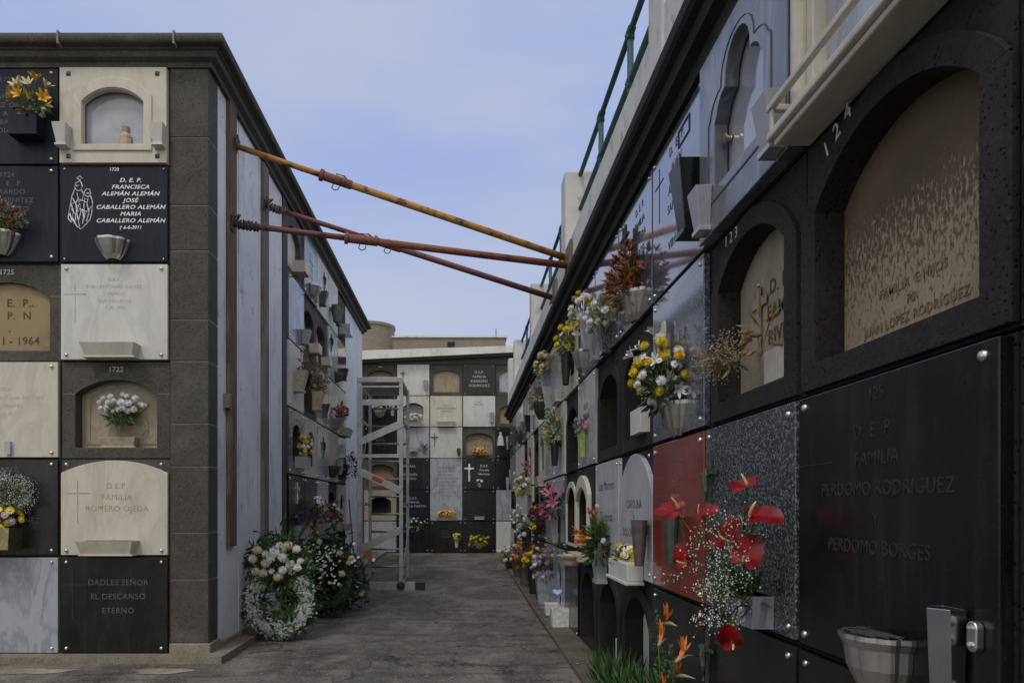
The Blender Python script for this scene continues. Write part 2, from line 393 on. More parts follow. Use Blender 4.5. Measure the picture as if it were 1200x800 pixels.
# ------------------------------------------------------------------ ground
def ground_z(Y): return max(0, min(.1, (Y-8)*.1/9.4))
mb = MB(); ys = [-300, -20, -2, 0, 2, 4, 6, 8, 10, 12, 14, 16, 17.4, 25, 60, 600]; xs = [-400, -40, -6, -2, 0, .8, 2, 6, 40, 400]
vsx = [(x, y, ground_z(y)) for y in ys for x in xs]; nx = len(xs)
mb.add(vsx, [(j*nx+i, j*nx+i+1, (j+1)*nx+i+1, (j+1)*nx+i) for j in range(len(ys)-1) for i in range(nx-1)])
tag(mb.build('ground', 'asphalt'), kind='structure')
mb = MB()                                              # concrete strip at the foot of the right wall
def strip(mb, x0, x1, ya, yb, h, step=2):
    yy = []; y = ya
    while y < yb-.01: yy.append(y); y += step
    yy.append(yb)
    vv = []
    for y in yy:
        z = ground_z(y); vv += [(x0, y, z-.1), (x0, y, z+h), (x1, y, z+h), (x1, y, z-.1)]
    ff = []
    for j in range(len(yy)-1):
        a, b_ = j*4, j*4+4; ff += [(a, b_, b_+1, a+1), (a+1, b_+1, b_+2, a+2), (a+2, b_+2, b_+3, a+3)]
    ff += [(0, 1, 2, 3), (len(vv)-1, len(vv)-2, len(vv)-3, len(vv)-4)]
    mb.add(vv, ff)
strip(mb, .79, 1.3, -1, 15.9, .035)
tag(mb.build('pavement', 'concrete'), kind='structure')
mb = MB()                                              # kerb round the left block
strip(mb, -1.995, -1.815, 5.44, 17.2, .055); strip(mb, -9, -1.995, 5.44, 5.66, .053)
for o in [mb.build('kerb', 'kerb_stone')]: tag(o, kind='structure')
random.seed(5)
mb = MB()                                              # pale patch of concrete on the asphalt by the kerb
def patch(mb, cx, cy, rx, ry, n=24, z=.004):
    p = [(cx+rx*math.cos(2*PI*k/n)*random.uniform(.75, 1.1), cy+ry*math.sin(2*PI*k/n)*random.uniform(.7, 1.1), z) for k in range(n)]
    mb.add([(cx, cy, z)]+p, [(0, k+1, (k+1) % n+1) for k in range(n)])
patch(mb, -2.15, 5.2, .22, .10); patch(mb, -3.1, 5.2, .35, .09)
tag(mb.build('cement_patch', 'plinth_stone'), kind='structure')

# ------------------------------------------------------------------ walls and their cells
WALL = {}
def cellpos(wall, c, r):
    if wall == 'R': return (1.04, .516+.84*(c+.5), ZC+1.83-.7475*(r+1)), R_(-90), .84, .7475
    if wall == 'A': return (-2.6815-.843*c, 5.6, ZC+3.38-.75*(r+1)), 0, .843, .75
    if wall == 'L': return (-1.963, 8.02+.79*(c+.5), ZC+3.38-.75*(r+1)), R_(90), .79, .75
    if wall == 'F': return (-2.385+.79*(c+.5), 17.4, ZC+3.44-.75*(r+1)), 0, .79, .75
BLOCK = {}
BLOCK['R'] = tag(empty('niche_wall', (1.04, .516, 0)), 'long dark burial niche wall on the right under a white parapet', 'niche wall')
BLOCK['A'] = tag(empty('niche_building', (-1.963, 5.6, 0)), 'tall stone burial niche building on the left with a white side wall', 'niche wall')
BLOCK['L'] = BLOCK['A']
BLOCK['F'] = tag(empty('niche_wall', (-.4, 17.4, 0)), 'burial niche wall closing the far end of the alley', 'niche wall')
def part(mb, name, mats, block, **k):                    # mesh given in world coordinates, parented to the block
    o = mb.build(name, mats, **k); o.parent = block; o.matrix_parent_inverse = block_inv(block); return o
def block_inv(b): return Matrix.Translation(-Vector(b.location))
DEP = .22
def world_box(mb, wall, c, r, W, H, y0, y1, gap=.004):
    loc, rz, _, _ = cellpos(wall, c, r); m_ = Matrix.Translation(loc) @ Matrix.Rotation(rz, 4, 'Z')
    t_ = MB().box(-W/2+gap, W/2-gap, y0, y1, gap, H-gap); mb.merge(t_.v, t_.f, m_)
MAS = {'R': MB(), 'A': MB(), 'L': MB(), 'F': MB()}
STONE = {'R': 'basalt_black', 'A': 'basalt', 'L': 'basalt', 'F': 'basalt'}
def frame(wall, c, r, closure=None, number=None, cdepth=.12, txt=None, tsize=.05, tmat='engraved_brown', tz=.45, ow=.62, zb=.085, zs=.50, rise=.11, cleft=0, tx=0, mat=None):
    loc, rz, W, H = cellpos(wall, c, r)
    root = empty('tmp', loc, rz)
    mb_ = MB(); o = arch(ow, zb, zs, rise, 16)
    mb_.holed(rect(-W/2+.004, W/2-.004, .004, H-.004), o, 0, DEP)
    if wall != 'R':
        for sx in (-1, 1): mb_.box(min(sx*(ow/2+.001), sx*(W/2-.006)), max(sx*(ow/2+.001), sx*(W/2-.006)), -.0015, .01, zs-.003, zs+.004, 1)
    if wall == 'R' and c < 9:                              # raised ring of dressed stone round the arch
        mb_.holed(arch(ow+.17, .012, zs-.01, min(rise+.09, H-zs-.004)), o, -.018, -.0005)
        for sx in (-1, 1): mb_.box(min(sx*ow/2*1.002, sx*(ow/2+.083)), max(sx*ow/2*1.002, sx*(ow/2+.083)), -.0186, -.01, zs-.002, zs+.003, 1)
    f = mb_.build('niche_frame', [mat or STONE[wall], 'mortar' if wall != 'R' else 'interior_dark'], bevel=.006 if (wall == 'A' or (wall == 'R' and c < 6)) else 0)
    f.parent = BLOCK[wall]; f.matrix_parent_inverse = block_inv(BLOCK[wall]); f.location = loc; f.rotation_euler = (0, 0, rz)
    bpy.data.objects.remove(root)
    if closure:
        k = MB().box(-ow/2+.002+cleft, ow/2-.002, cdepth, cdepth+.03, zb+.001, zs+rise+.01).build('closure_slab', closure, f)
    if number: text(number, .055, 'engraved_pale', f, 0, -.0015, H-.035, 'niche_number', bold=.02)
    if txt: text(txt, tsize, tmat, f, tx, cdepth-.001, tz, 'inscription', bold=.012)
    return f
def backing(wall, c, r):
    _, _, W, H = cellpos(wall, c, r); world_box(MAS[wall], wall, c, r, W, H, 0, DEP)

# ---- vases that are bolted to the plaques
def vase(kind, parent, x, z, s=1, mat=None, y=0):
    o = vase_(kind, parent, x, z, s, mat, y)
    if parent.rotation_euler.z < -1:                       # the holders of the right wall are shallow ones
        for v_ in o.data.vertices: v_.co.y = y+(v_.co.y-y)*.62
    return o
def vase_(kind, parent, x, z, s=1, mat=None, y=0):
    mb_ = MB()
    if kind == 'shell':
        pr = [(.045, 0), (.075, .03), (.10, .08), (.118, .125), (.12, .14), (.112, .14), (.095, .10)]
        mb_.lathe([(a*s, b_*s) for a, b_ in pr], 28, (x, y, z), a0=PI, a1=2*PI, flute=.09, nf=9)
        return mb_.build('flower_holder', mat or 'steel', parent, smooth=False)
    if kind in ('trough', 'taper', 'box', 'lantern'):
        tw, bw, h, td, bd = {'trough': (.36, .31, .085, .11, .08), 'taper': (.125, .08, .17, .115, .075), 'box': (.18, .17, .10, .11, .11), 'lantern': (.15, .09, .26, .14, .09)}[kind]
        tw, bw, h, td, bd = tw*s, bw*s, h*s, td*s, bd*s; t_ = .012*s
        def ring(w_, d, z_, i=0): return [(x-w_/2+i, y-.001-i*0, z_), (x+w_/2-i, y-.001, z_), (x+w_/2-i, y-d+i, z_), (x-w_/2+i, y-d+i, z_)]
        vv = ring(bw, bd, z)+ring(tw, td, z+h)+ring(tw, td, z+h, t_)+ring(tw*.93, td*.9, z+h*.72, t_)
        ff = [(0, 1, 2, 3)]
        for a in (0, 4, 8):
            for k in range(4): ff.append((a+k, a+(k+1) % 4, a+4+(k+1) % 4, a+4+k))
        ff.append((12, 13, 14, 15)); mb_.add(vv, ff)
        if kind == 'lantern' or kind == 'taper': mb_.box(x-bw*.62, x+bw*.62, y-bd*1.15, y, z-.02*s, z)
        if kind == 'trough': mb_.box(x-bw*.55, x+bw*.55, y-bd*1.05, y, z-.012, z)
        return mb_.build('flower_holder', mat or 'white_marble', parent, bevel=.002)
    if kind == 'cone':
        pr = [(.035, 0), (.05, .1), (.062, .22), (.062, .225), (.054, .225), (.045, .12)]
        mb_.lathe([(a*s, b_*s) for a, b_ in pr], 16, (x, y-.085*s, z)); mb_.box(x-.012, x+.012, y-.03, y, z+.15*s, z+.2*s)
        return mb_.build('flower_holder', mat or 'brown_plastic', parent, smooth=False)
    if kind == 'tall':
        h = .3*s; t_ = .06*s; b2 = .04*s
        vv = []
        for (q, zz) in ((b2, 0), (t_, h), (t_*.86, h), (b2, h*.3)):
            vv += [(x-q, y-.02-2*q, z+zz), (x+q, y-.02-2*q, z+zz), (x+q, y-.02, z+zz), (x-q, y-.02, z+zz)]
        ff = [(3, 2, 1, 0)]+[(a+k, a+(k+1) % 4, a+4+(k+1) % 4, a+4+k) for a in (0, 4, 8) for k in range(4)]
        mb_.add(vv, ff)
        return mb_.build('flower_holder', mat or 'steel', parent, bevel=.003)
BOLT = {}
def bolts(parent, W, H, m=.045, s=1, y=-.03, mat='steel', pyr=False):
    key = (mat, pyr, s)
    if key not in BOLT:
        q = MB()
        if pyr: q.add([(-.018, 0, -.018), (.018, 0, -.018), (.018, 0, .018), (-.018, 0, .018), (0, -.014, 0)], [(0, 1, 4), (1, 2, 4), (2, 3, 4), (3, 0, 4)])
        else: q.lathe([(.013*s, 0), (.013*s, -.003), (.0105*s, -.009*s), (.0055*s, -.0135*s), (0.0005, -.0145*s)], 12, axis='y')
        BOLT[key] = q.mesh('bolt', mat)
        if not pyr:
            for p in BOLT[key].polygons: p.use_smooth = True
    for x in (-W/2+m, W/2-m):
        for z in (m, H-m):
            o = bpy.data.objects.new('bolt', BOLT[key]); COL.objects.link(o); o.parent = parent; o.location = (x, y-.0005, z)
            if parent.rotation_euler.z < -1: o.scale = (.8, .6, .8)
def cross(parent, x, z, h, mat, y=-.032, fancy=0, t=.006):
    q = MB(); q.box(x-t/2, x+t/2, y, y+.003, z, z+h); q.box(x-h*.28, x+h*.28, y-.0004, y+.0026, z+h*.70, z+h*.70+t)
    if fancy:
        q = MB(); q.box(x-t, x+t, y-.012, y, z, z+h); q.box(x-h*.27, x+h*.27, y-.0125, y-.001, z+h*.68, z+h*.68+2*t)
        q.tube([(x, y-.02, z+h*.78), (x, y-.024, z+h*.6), (x+.004, y-.022, z+h*.45), (x-.003, y-.02, z+h*.2)], [.010, .014, .011, .006], 8)
        q.tube([(x-h*.24, y-.018, z+h*.72), (x, y-.022, z+h*.66), (x+h*.24, y-.018, z+h*.72)], .005, 6)
    return q.build('cross', mat, parent)
DESC = {'white_marble': 'white marble', 'pale_marble': 'pale grey marble', 'basalt_black': 'black stone', 'cream_marble': 'cream marble', 'grey_marble': 'grey marble', 'blue_marble': 'blue-grey marble', 'slate_marble': 'polished slate-blue', 'black_granite': 'black granite',
        'navy_granite': 'dark navy granite', 'speckled_granite': 'salt-and-pepper granite', 'blue_speckled_granite': 'blue speckled granite', 'red_granite': 'red granite', 'beige_marble': 'beige stone'}
ORD = ['first', 'second', 'third', 'fourth', 'fifth', 'sixth', 'seventh', 'eighth', 'ninth', 'tenth', 'eleventh', 'twelfth', 'thirteenth', 'fourteenth', 'fifteenth', 'sixteenth', 'seventeenth', 'eighteenth', 'nineteenth']
def where(wall, c, r):
    nrow = 4 if wall == 'R' else 6
    row = 'top row' if r == 0 else 'bottom row' if r == nrow-1 else ORD[r]+' row down'
    return {'R': f'right wall, {row}, {ORD[c]} column from the camera', 'A': f'left front wall, {row}, {ORD[c]} column from the corner',
            'L': f'left side wall, {row}, {ORD[c]} niche past the plaster', 'F': f'far end wall, {row}, {ORD[max(c,0)]} column from the left'}[wall]
GRP = {'R': 'plaques on the right wall', 'A': 'plaques on the left front wall', 'L': 'plaques on the left side wall', 'F': 'plaques on the far end wall'}
LBL = {}
def plaque(wall, c, r, mat, shape='rect', label=None, th=.03, mx=.012, mz=.010, txt=None, tsize=.05, tmat='engraved_grey', tz=None, tx=0, bold=.0, shear=0, space=1.25,
           bolt=True, bs=1, vases=(), cr=None, rows=1, extra=None, pane='cloudy_glass', back=True, ow=.5, wide=1.0, bm=.045):
    loc, rz, W, H = cellpos(wall, c, r)
    if rows > 1: loc = (loc[0], loc[1], loc[2]-H*(rows-1))
    for k in range(rows):
        if shape in ('rect', 'arched'): backing(wall, c, r+k)
    Hh = H*rows
    loc = (loc[0], loc[1], loc[2])
    lab = label or f'{DESC[mat]}{" arched" if shape == "window" else ""} plaque, {where(wall, c, r)}'
    root = empty('grave_plaque', loc, rz, lab, 'grave plaque', GRP[wall])
    x0, x1, z0, z1 = -W/2+mx, W/2-mx, mz, Hh-mz
    bev = .003 if (wall == 'A' or (wall == 'R' and c < 7)) else 0
    if shape == 'rect': MB().box(x0, x1, -th, -.002, z0, z1).build('slab', mat, root, bevel=bev)
    elif shape == 'arched': MB().prism(arch(x1-x0, z0, z1-.10, .095), -th, -.002).build('slab', mat, root, bevel=bev)
    elif shape == 'round': 
        backing(wall, c, r); MB().prism(arch(x1-x0, z0, z1-.25, .245, 20), -th, -.002).build('slab', mat, root, bevel=bev)
    elif shape == 'window':
        q = MB(); hole = arch(ow, .15, .15+(Hh-.3)*.72, min((Hh-.3)*.25, ow*.45) if ow < .45 else .10)
        q.holed(rect(x0, x1, z0, z1), hole, -th, -.002); 
        q.build('slab', mat, root, bevel=bev)
        world_q = MB(); world_q.holed(rect(-W/2+.004, W/2-.004, .004, Hh-.004), arch(ow+.02, .14, .15+(Hh-.3)*.72, min((Hh-.3)*.27, ow*.47) if ow < .45 else .11), 0, DEP)
        mm = Matrix.Translation(loc) @ Matrix.Rotation(rz, 4, 'Z'); MAS[wall].merge(world_q.v, world_q.f, mm)
        if pane: MB().box(-ow/2-.005, ow/2+.005, .02 if pane == 'cloudy_glass' else .13, .145 if pane != 'cloudy_glass' else .026, .145, Hh-.14).build('pane' if 'glass' in pane else 'closure_slab', pane, root)
    if bolt: bolts(root, W-2*mx, Hh, bm, bs, -th, 'steel')
    if txt: text(txt, tsize, tmat, root, tx, -th-.0006, tz if tz else Hh*.72, bold=bold, shear=shear, space=space, wide=wide)
    if cr: cross(root, cr[0], cr[1], cr[2], cr[3] if len(cr) > 3 else tmat, -th-.002)
    for vsp in vases: vase(vsp[0], root, vsp[1], vsp[2], vsp[3] if len(vsp) > 3 else 1, vsp[4] if len(vsp) > 4 else None, -th)
    LBL[(wall, c, r)] = root
    return root

# ------------------------------------------------------------------ flowers
def petal(l, wd, curl, n=3, lift=0):
    vs, fs = [], []
    for k in range(n+1):
        t_ = k/n; h = wd*math.sin(PI*min(.97, .12+t_*.8))**.8/2 if k < n else wd*.06
        z = lift*t_*l+curl*l*t_*t_; vs += [(t_*l, -h, z), (t_*l, h, z)]
    for k in range(n): fs.append((2*k, 2*k+1, 2*k+3, 2*k+2))
    return vs, fs
def bloom_mesh(kind, color):
    key = kind+color
    if key in BLOOM: return BLOOM[key]
    rd = random.Random(key); q = MB(); mats = ['petal_'+color, 'spadix', 'leaf_green']
    if kind == 'mum':
        q.lathe([(.001, -.012), (.016, -.006), (.021, .004), (.017, .016), (.006, .024), (.0005, .026)], 9, mat=0)
        for lay, (n, el, l) in enumerate([(13, -22, .031), (14, 2, .034), (13, 24, .034), (11, 46, .032), (8, 66, .03)]):
            for k in range(n):
                v_, f_ = petal(l*rd.uniform(.88, 1.12), .0135, .35, 2)
                q.merge(v_, f_, Matrix.Rotation(2*PI*(k+rd.random()*.4)/n, 4, 'Z') @ Matrix.Rotation(-R_(el), 4, 'Y'))
    elif kind == 'daisy':
        for k in range(13):
            v_, f_ = petal(.028*rd.uniform(.9, 1.1), .011, -.1, 2); q.merge(v_, f_, Matrix.Rotation(2*PI*k/13, 4, 'Z') @ Matrix.Rotation(-R_(12), 4, 'Y'))
        q.lathe([(.0095, .002), (.007, .008), (.0005, .010)], 8, mat=1)
    elif kind == 'lily':
        for k in range(6):
            v_, f_ = petal(.075*(1 if k % 2 else .92), .028, -.35, 5, 1.0); q.merge(v_, f_, Matrix.Rotation(2*PI*k/6, 4, 'Z') @ Matrix.Rotation(-R_(12), 4, 'Y'))
        for k in range(4): q.tube([(0, 0, 0), (.012*math.cos(k*1.6), .012*math.sin(k*1.6), .06)], .0012, 4, mat=1)
    elif kind == 'tuft':
        for k in range(26):
            v_, f_ = petal(.03*rd.uniform(.6, 1.2), .007, .1, 2)
            q.merge(v_, f_, Matrix.Rotation(rd.uniform(0, 6.3), 4, 'Z') @ Matrix.Rotation(-R_(rd.uniform(10, 88)), 4, 'Y'))
    elif kind == 'strelitzia':
        q.add([(-.01, 0, 0), (.13, 0, .012), (.02, .009, .008), (.02, -.009, .008), (.03, 0, -.012)], [(0, 4, 1, 3), (0, 2, 1, 4), (0, 3, 1, 2)], 2)
        for k in range(5):
            v_, f_ = petal(.12*rd.uniform(.8, 1), .02, .1, 3); q.merge(v_, f_, Matrix.Translation((.01+.008*k, 0, .006)) @ Matrix.Rotation(rd.uniform(-.5, .5), 4, 'Z') @ Matrix.Rotation(-R_(38+15*k), 4, 'Y') @ Matrix.Rotation(rd.uniform(-1, 1), 4, 'X'))
        v_, f_ = petal(.10, .012, 0, 3); 
    me = q.mesh('bloom', mats); BLOOM[key] = me; me['k'] = 1
    BRAW[key] = (q.v, q.f, q.m); return me
BLOOM = {}; BRAW = {}
def align(d, roll=0):
    return Vector(d).normalized().to_track_quat('Z', 'Y').to_matrix().to_4x4() @ Matrix.Rotation(roll, 4, 'Z')
def leafy(mb_, rd, base, tip, wd, mat=None):
    b_ = Vector(base); t_ = Vector(tip); d = t_-b_; s_ = d.cross(Vector((rd.uniform(-1, 1), rd.uniform(-1, 1), rd.uniform(-1, 1))))
    if s_.length < 1e-5: s_ = Vector((1, 0, 0))
    s_.normalize(); nrm = d.cross(s_).normalized()*wd*.35
    mb_.add([b_, b_+d*.35+s_*wd/2, b_+d*.35-s_*wd/2, b_+d*.7+s_*wd*.4-nrm, b_+d*.7-s_*wd*.4-nrm, t_-nrm*2, b_+d*.5+nrm*.6], [(0, 1, 6), (0, 6, 2), (1, 3, 6), (2, 6, 4), (3, 5, 6), (4, 6, 5)], mat)
def bouquet(loc, rz, label, blooms, r=(.12, .09, .10), h=.16, fwd=.05, leaves=40, leafmat='leaf_green', gyp=0, gypcol='white', sep=True, seed=1, dx=0, leaflen=.06, lw=.014, stem='stem_green', fern=0, name='flower_bouquet', cat='bouquet', group=None, droop=0):
    rd = random.Random(seed); root = empty(name, loc, rz, label, cat, group)
    C = Vector((dx, -fwd, h)); st = MB(); lf = MB(); allb = MB(); anyb = False
    def shell(k=1.):
        while True:
            d = Vector((rd.uniform(-1, 1), rd.uniform(-1, .75), rd.uniform(-.75, 1)))
            if .2 < d.length < 1: break
        d.normalize(); kk = k*rd.uniform(.72, 1.05)
        return C+Vector((d.x*r[0]*kk, d.y*r[1]*kk, d.z*r[2]*kk)), d
    i = 0; leaves = int(leaves*1.5)
    for (kind, color, n, s) in blooms:
        n = int(n*(1.5 if rz > -1 else 1.25)+.5); s *= 1.1 if rz > -1 else .9
        me = bloom_mesh(kind, color)
        for _ in range(n):
            # best of a few candidates to spread the heads
            p, d = max((shell() for _ in range(4)), key=lambda t: min([((t[0]-u).length) for u in PTS] or [1])) if i else shell()
            PTS.append(p); i += 1
            dd = (d+Vector((0, -.45, .35)))
            mtx = Matrix.Translation(p) @ align(dd, rd.uniform(0, 6)) @ Matrix.Scale(s*rd.uniform(.85, 1.15), 4)
            if sep:
                o = bpy.data.objects.new('bloom', me); COL.objects.link(o); o.parent = root; o.matrix_local = mtx
            else:
                bv, bf, bm_ = BRAW[kind+color]; o0 = len(allb.v); allb.v += [tuple(mtx @ Vector(q)) for q in bv]; allb.f += [tuple(x+o0 for x in f) for f in bf]
                key = 'petal_'+color
                if key not in MK: MK.append(key)
                allb.m += [{0: MK.index(key)+2, 1: 0, 2: 1}[x] for x in bm_]; anyb = True
            st.tube([(rd.uniform(-.02, .02), -.03, -.02), C*.5+Vector((p.x-C.x, p.y-C.y, 0))*.4, p], .0022, 4, False)
    PTS.clear()
    if anyb: allb.build('blooms', ['spadix', 'leaf_green']+MK, root)
    MK.clear()
    for _ in range(leaves):
        p, d = shell(.8); b_ = C*.55+Vector((p.x-C.x, p.y-C.y, p.z-C.z))*.75
        leafy(lf, rd, b_, b_+(d+Vector((rd.uniform(-.5, .5), rd.uniform(-.5, .5), rd.uniform(-.3, .6)-droop))).normalized()*leaflen*rd.uniform(.6, 1.5), lw*rd.uniform(.7, 1.3))
    for _ in range(fern):
        p, d = shell(1.); b_ = Vector((0, -.03, .02)); dv = (p-b_)*rd.uniform(1, 1.35)
        st.tube([b_, b_+dv], .0018, 4, False)
        for k in range(14):
            t_ = .35+.65*k/14; q_ = b_+dv*t_; sd_ = dv.cross(Vector((0, 1, 0))).normalized()
            for s_ in (-1, 1): leafy(lf, rd, q_, q_+sd_*s_*.035*(1.25-t_)+dv*.07, .008)
    if gyp:
        gm = MB()
        for _ in range(max(4, gyp//22)):
            p, d = shell(1.05)
            for _ in range(22):
                q_ = p+Vector((rd.gauss(0, .026), rd.gauss(0, .026), rd.gauss(0, .026))); s_ = rd.uniform(.0022, .0042)
                gm.add([q_+Vector(a)*s_ for a in ((1, 0, 0), (-1, 0, 0), (0, 1, 0), (0, -1, 0), (0, 0, 1), (0, 0, -1))], [(0, 2, 4), (2, 1, 4), (1, 3, 4), (3, 0, 4), (2, 0, 5), (1, 2, 5), (3, 1, 5), (0, 3, 5)])
                if rd.random() < .4: st.tube([p-Vector(d)*.05, q_], .0007, 3, False)
            st.tube([(0, -.03, 0), p], .0014, 4, False)
        o = gm.build('tiny_blooms', 'petal_'+gypcol, root)
    st.build('stems', stem, root)
    if lf.v: lf.build('leaves', leafmat, root)
    return root
PTS = []; MK = []
def at(wall, c, r, u, z, out=.03):                       # point given by its place in a cell -> world
    loc, rz, W, H = cellpos(wall, c, r)
    return tuple(Matrix.Translation(loc) @ Matrix.Rotation(rz, 4, 'Z') @ Vector((u, -out, z))), rz
def bq(wall, c_, r_, u, z, label, blooms, out=.07, **k):
    if wall == 'R': out *= .5; q_ = k.get('r', (.12, .09, .10)); k['r'] = (q_[0]*.95, q_[1]*.6, q_[2]*.95); k.setdefault('fwd', .025)
    p, rz = at(wall, c_, r_, u, z, out); return bouquet(p, rz, label, blooms, **k)
def loose(wall, c, r, u, z, out, label, kind='box', mat='white_marble', s=1, name='planter', cat='planter'):
    p, rz = at(wall, c, r, u, z, out); root = empty(name, p, rz, label, cat)
    vase(kind, root, 0, 0, s, mat).name = 'trough' if kind in ('box', 'trough') else 'pot'
    MB().box(-.04*s, .04*s, -.045*s, -.02, .03*s, .05*s).build('soil', 'soil', root)
    return root
# ================================================================== LEFT BUILDING
B = BLOCK['A']
# core
mb = MB(); mb.box(-6, -1.963-DEP, 5.6+DEP, 14.1, .03, ZC+3.42); part(mb, 'core', 'basalt', B)
# corner pilaster in ashlar blocks
mb = MB(); zz = [.13, .62, .98, 1.49, 1.82, 2.3, 2.62, 3.15, 3.5, 4.02, ZC+3.385]
for a, b_ in zip(zz, zz[1:]): mb.box(-2.258, -1.963, 5.597-.012, 5.80, a+.0035, b_-.0035)
mb.box(-2.2575, -1.9645, 5.590, 5.79, .05, ZC+3.38, 1)
part(mb, 'corner_pilaster', ['basalt', 'mortar'], B, bevel=.005)
# plinth
for bx in ((-2.262, -1.945, 5.575, 5.82, .04, .127), (-1.99, -1.945, 5.821, 7.86, .04, .10), (-1.99, -1.94, 11.98, 14.15, .04, .16)): mb = MB(); mb.box(*bx); part(mb, 'plinth', 'plinth_stone', B, bevel=.006)
# plaster side wall with shallow joints
mb = MB(); ye = [5.803, 6.34, 6.93, 7.86]
for a, b_ in zip(ye, ye[1:]): mb.box(-2.2, -1.967+(.004 if a == 6.34 else 0), a+.003, b_-.003, .06, ZC+3.382)
part(mb, 'plaster_wall', 'white_plaster', B)
mb = MB(); mb.box(-2.2, -1.967, 12.0, 14.1, .06, ZC+3.382); mb.box(-6, -2.2, 13.9, 14.1, .06, ZC+3.38); part(mb, 'plaster_wall', 'white_plaster', B)
mb = MB(); mb.box(-2.2, -1.95, 7.863, 8.015, .04, ZC+3.384); mb.box(-2.2, -1.952, 11.972, 11.998, .04, ZC+3.384); part(mb, 'pilaster', 'basalt', B, bevel=.006)
# cornice
def cornice(pr, path_fn, name, mats, block, cap=True):
    q = MB(); n = len(pr); pts = [path_fn(p) for p, z in pr]; k = len(pts[0])
    vv = [(pts[i][j][0], pts[i][j][1], pr[i][1]) for i in range(n) for j in range(k)]
    q.add(vv, [(i*k+j, i*k+j+1, (i+1)*k+j+1, (i+1)*k+j) for i in range(n-1) for j in range(k-1)])
    if cap: q.add([vv[i*k] for i in range(n)], [tuple(range(n))]); q.add([vv[i*k+k-1] for i in range(n)], [tuple(range(n))[::-1]])
    return part(q, name, mats, block)
z = ZC+3.38
pr = [(-.1, z), (.03, z), (.035, z+.035), (.075, z+.055), (.085, z+.095), (.10, z+.10), (.10, z+.115), (.135, z+.12)]+[(.135+.022*math.sin(PI*k/8), z+.12+.075*(1-math.cos(PI*k/8))/2) for k in range(1, 9)]+[(-.1, z+.205)]
cornice(pr, lambda p: [(-6.4, 5.6-p), (-1.963+p, 5.6-p), (-1.963+p, 14.1+p), (-6.4, 14.1+p)], 'cornice', 'basalt', B)
mb = MB(); mb.box(-6.4, -2.06, 5.69, 14, z+.02, z+.18); part(mb, 'roof', 'concrete', B)
# a mortar line and drip fillet on the cornice
mb = MB()
for xx in (-3.05, -2.18): mb.box(xx, xx+.012, 5.435, 5.6, z+.10, z+.2)
part(mb, 'cornice_joint', 'plinth_stone', B)

# ---- front wall, column 0 (beside the corner) and column 1, plus column 2 outside the frame
for r in range(6):
    for c in (0, 1, 2): pass
W_, H_ = .843, .75
root = plaque('A', 0, 0, 'cream_marble', 'window', 'white marble surround with arched cloudy glass and two corner planters, left front wall', th=.05, bolt=False, ow=.47,
       vases=[('taper', -.365, .13, .85), ('taper', .365, .13, .85)])
bolts(root, .80, .75, .06, 1, -.05, 'bronze', pyr=True)
q = MB(); q.holed(arch(.60, .10, .52, .14), arch(.472, .149, .475, .106), -.062, -.049); q.build('arch_moulding', 'cream_marble', root, bevel=.004)
q = MB(); q.tube([(.07, .012, .16), (.07, .012, .24), (.07, .012, .27), (.07, .012, .31)], [.05, .045, .018, .03], 10); q.build('statuette', 'figure_clay', root)
root = plaque('A', 0, 1, 'navy_granite', label='dark navy plaque with white Caballero Alemán lettering and an engraved robed figure', txt='D. E. P.\nFRANCISCA\nALEMÁN ALEMÁN\nJOSÉ\nCABALLERO ALEMÁN\nMARIA\nCABALLERO ALEMÁN', tsize=.043, tmat='lettering_white', tx=.125, tz=.655, bold=.018, shear=.25, space=1.2, wide=1.2, bs=.6,
       vases=[('shell', 0, .02, 1.05, 'steel')], bm=.03)
text('† 6-6-2011', .036, 'lettering_white', root, .125, -.0306, .29, bold=.02, shear=.25)
text('1720', .035, 'lettering_white', root, 0, -.0306, .735, 'plaque_number', bold=.02)
q = MB(); fx, fz = -.265, .29
strokes = [[(0, .33), (-.03, .31), (-.035, .275), (-.015, .255), (.01, .26), (.02, .29), (.01, .32), (0, .33)], [(-.035, .27), (-.055, .22), (-.07, .14), (-.085, .05), (-.06, .02)], [(.015, .26), (.03, .23), (.02, .19), (-.01, .17)],
  [(.05, .27), (.035, .25), (.04, .22), (.065, .21), (.08, .235), (.075, .265), (.05, .27)], [(.08, .22), (.095, .17), (.09, .10), (.075, .04), (.04, 0)], [(-.05, .2), (-.02, .14), (-.03, .05), (-.04, .01)], [(0, .16), (.01, .10), (-.01, .03), (0, -.01)],
  [(.04, .2), (.03, .14), (.04, .08), (.02, .01)], [(-.06, .12), (-.03, .08), (0, .12), (.05, .10), (.09, .14)], [(.06, .2), (.055, .15), (.07, .1)], [(-.08, .08), (-.05, .05), (-.02, -.01), (.01, -.03), (.04, .0)], [(-.02, .35), (0, .365), (.02, .35), (0, .335), (-.02, .35)], [(-.05, .16), (.0, .19), (.05, .17)], [(-.065, .17), (-.045, .10), (-.055, .04)], [(-.02, .24), (-.01, .2), (-.03, .16), (-.02, .1)], [(.02, .12), (.03, .06), (.02, .02)], [(.06, .13), (.065, .08), (.05, .03)], [(-.03, .3), (-.02, .29), (-.005, .3)], [(.05, .24), (.06, .235), (.07, .24)], [(-.07, .09), (-.06, .04), (-.03, .02)], [(-.01, .15), (-.02, .08), (-.01, .04)]]
for s_ in strokes: q.tube([(fx+a*1.05, -.0305, fz+b_*1.03) for a, b_ in s_], .0038, 4)
q.build('engraved_figure', 'lettering_white', root)
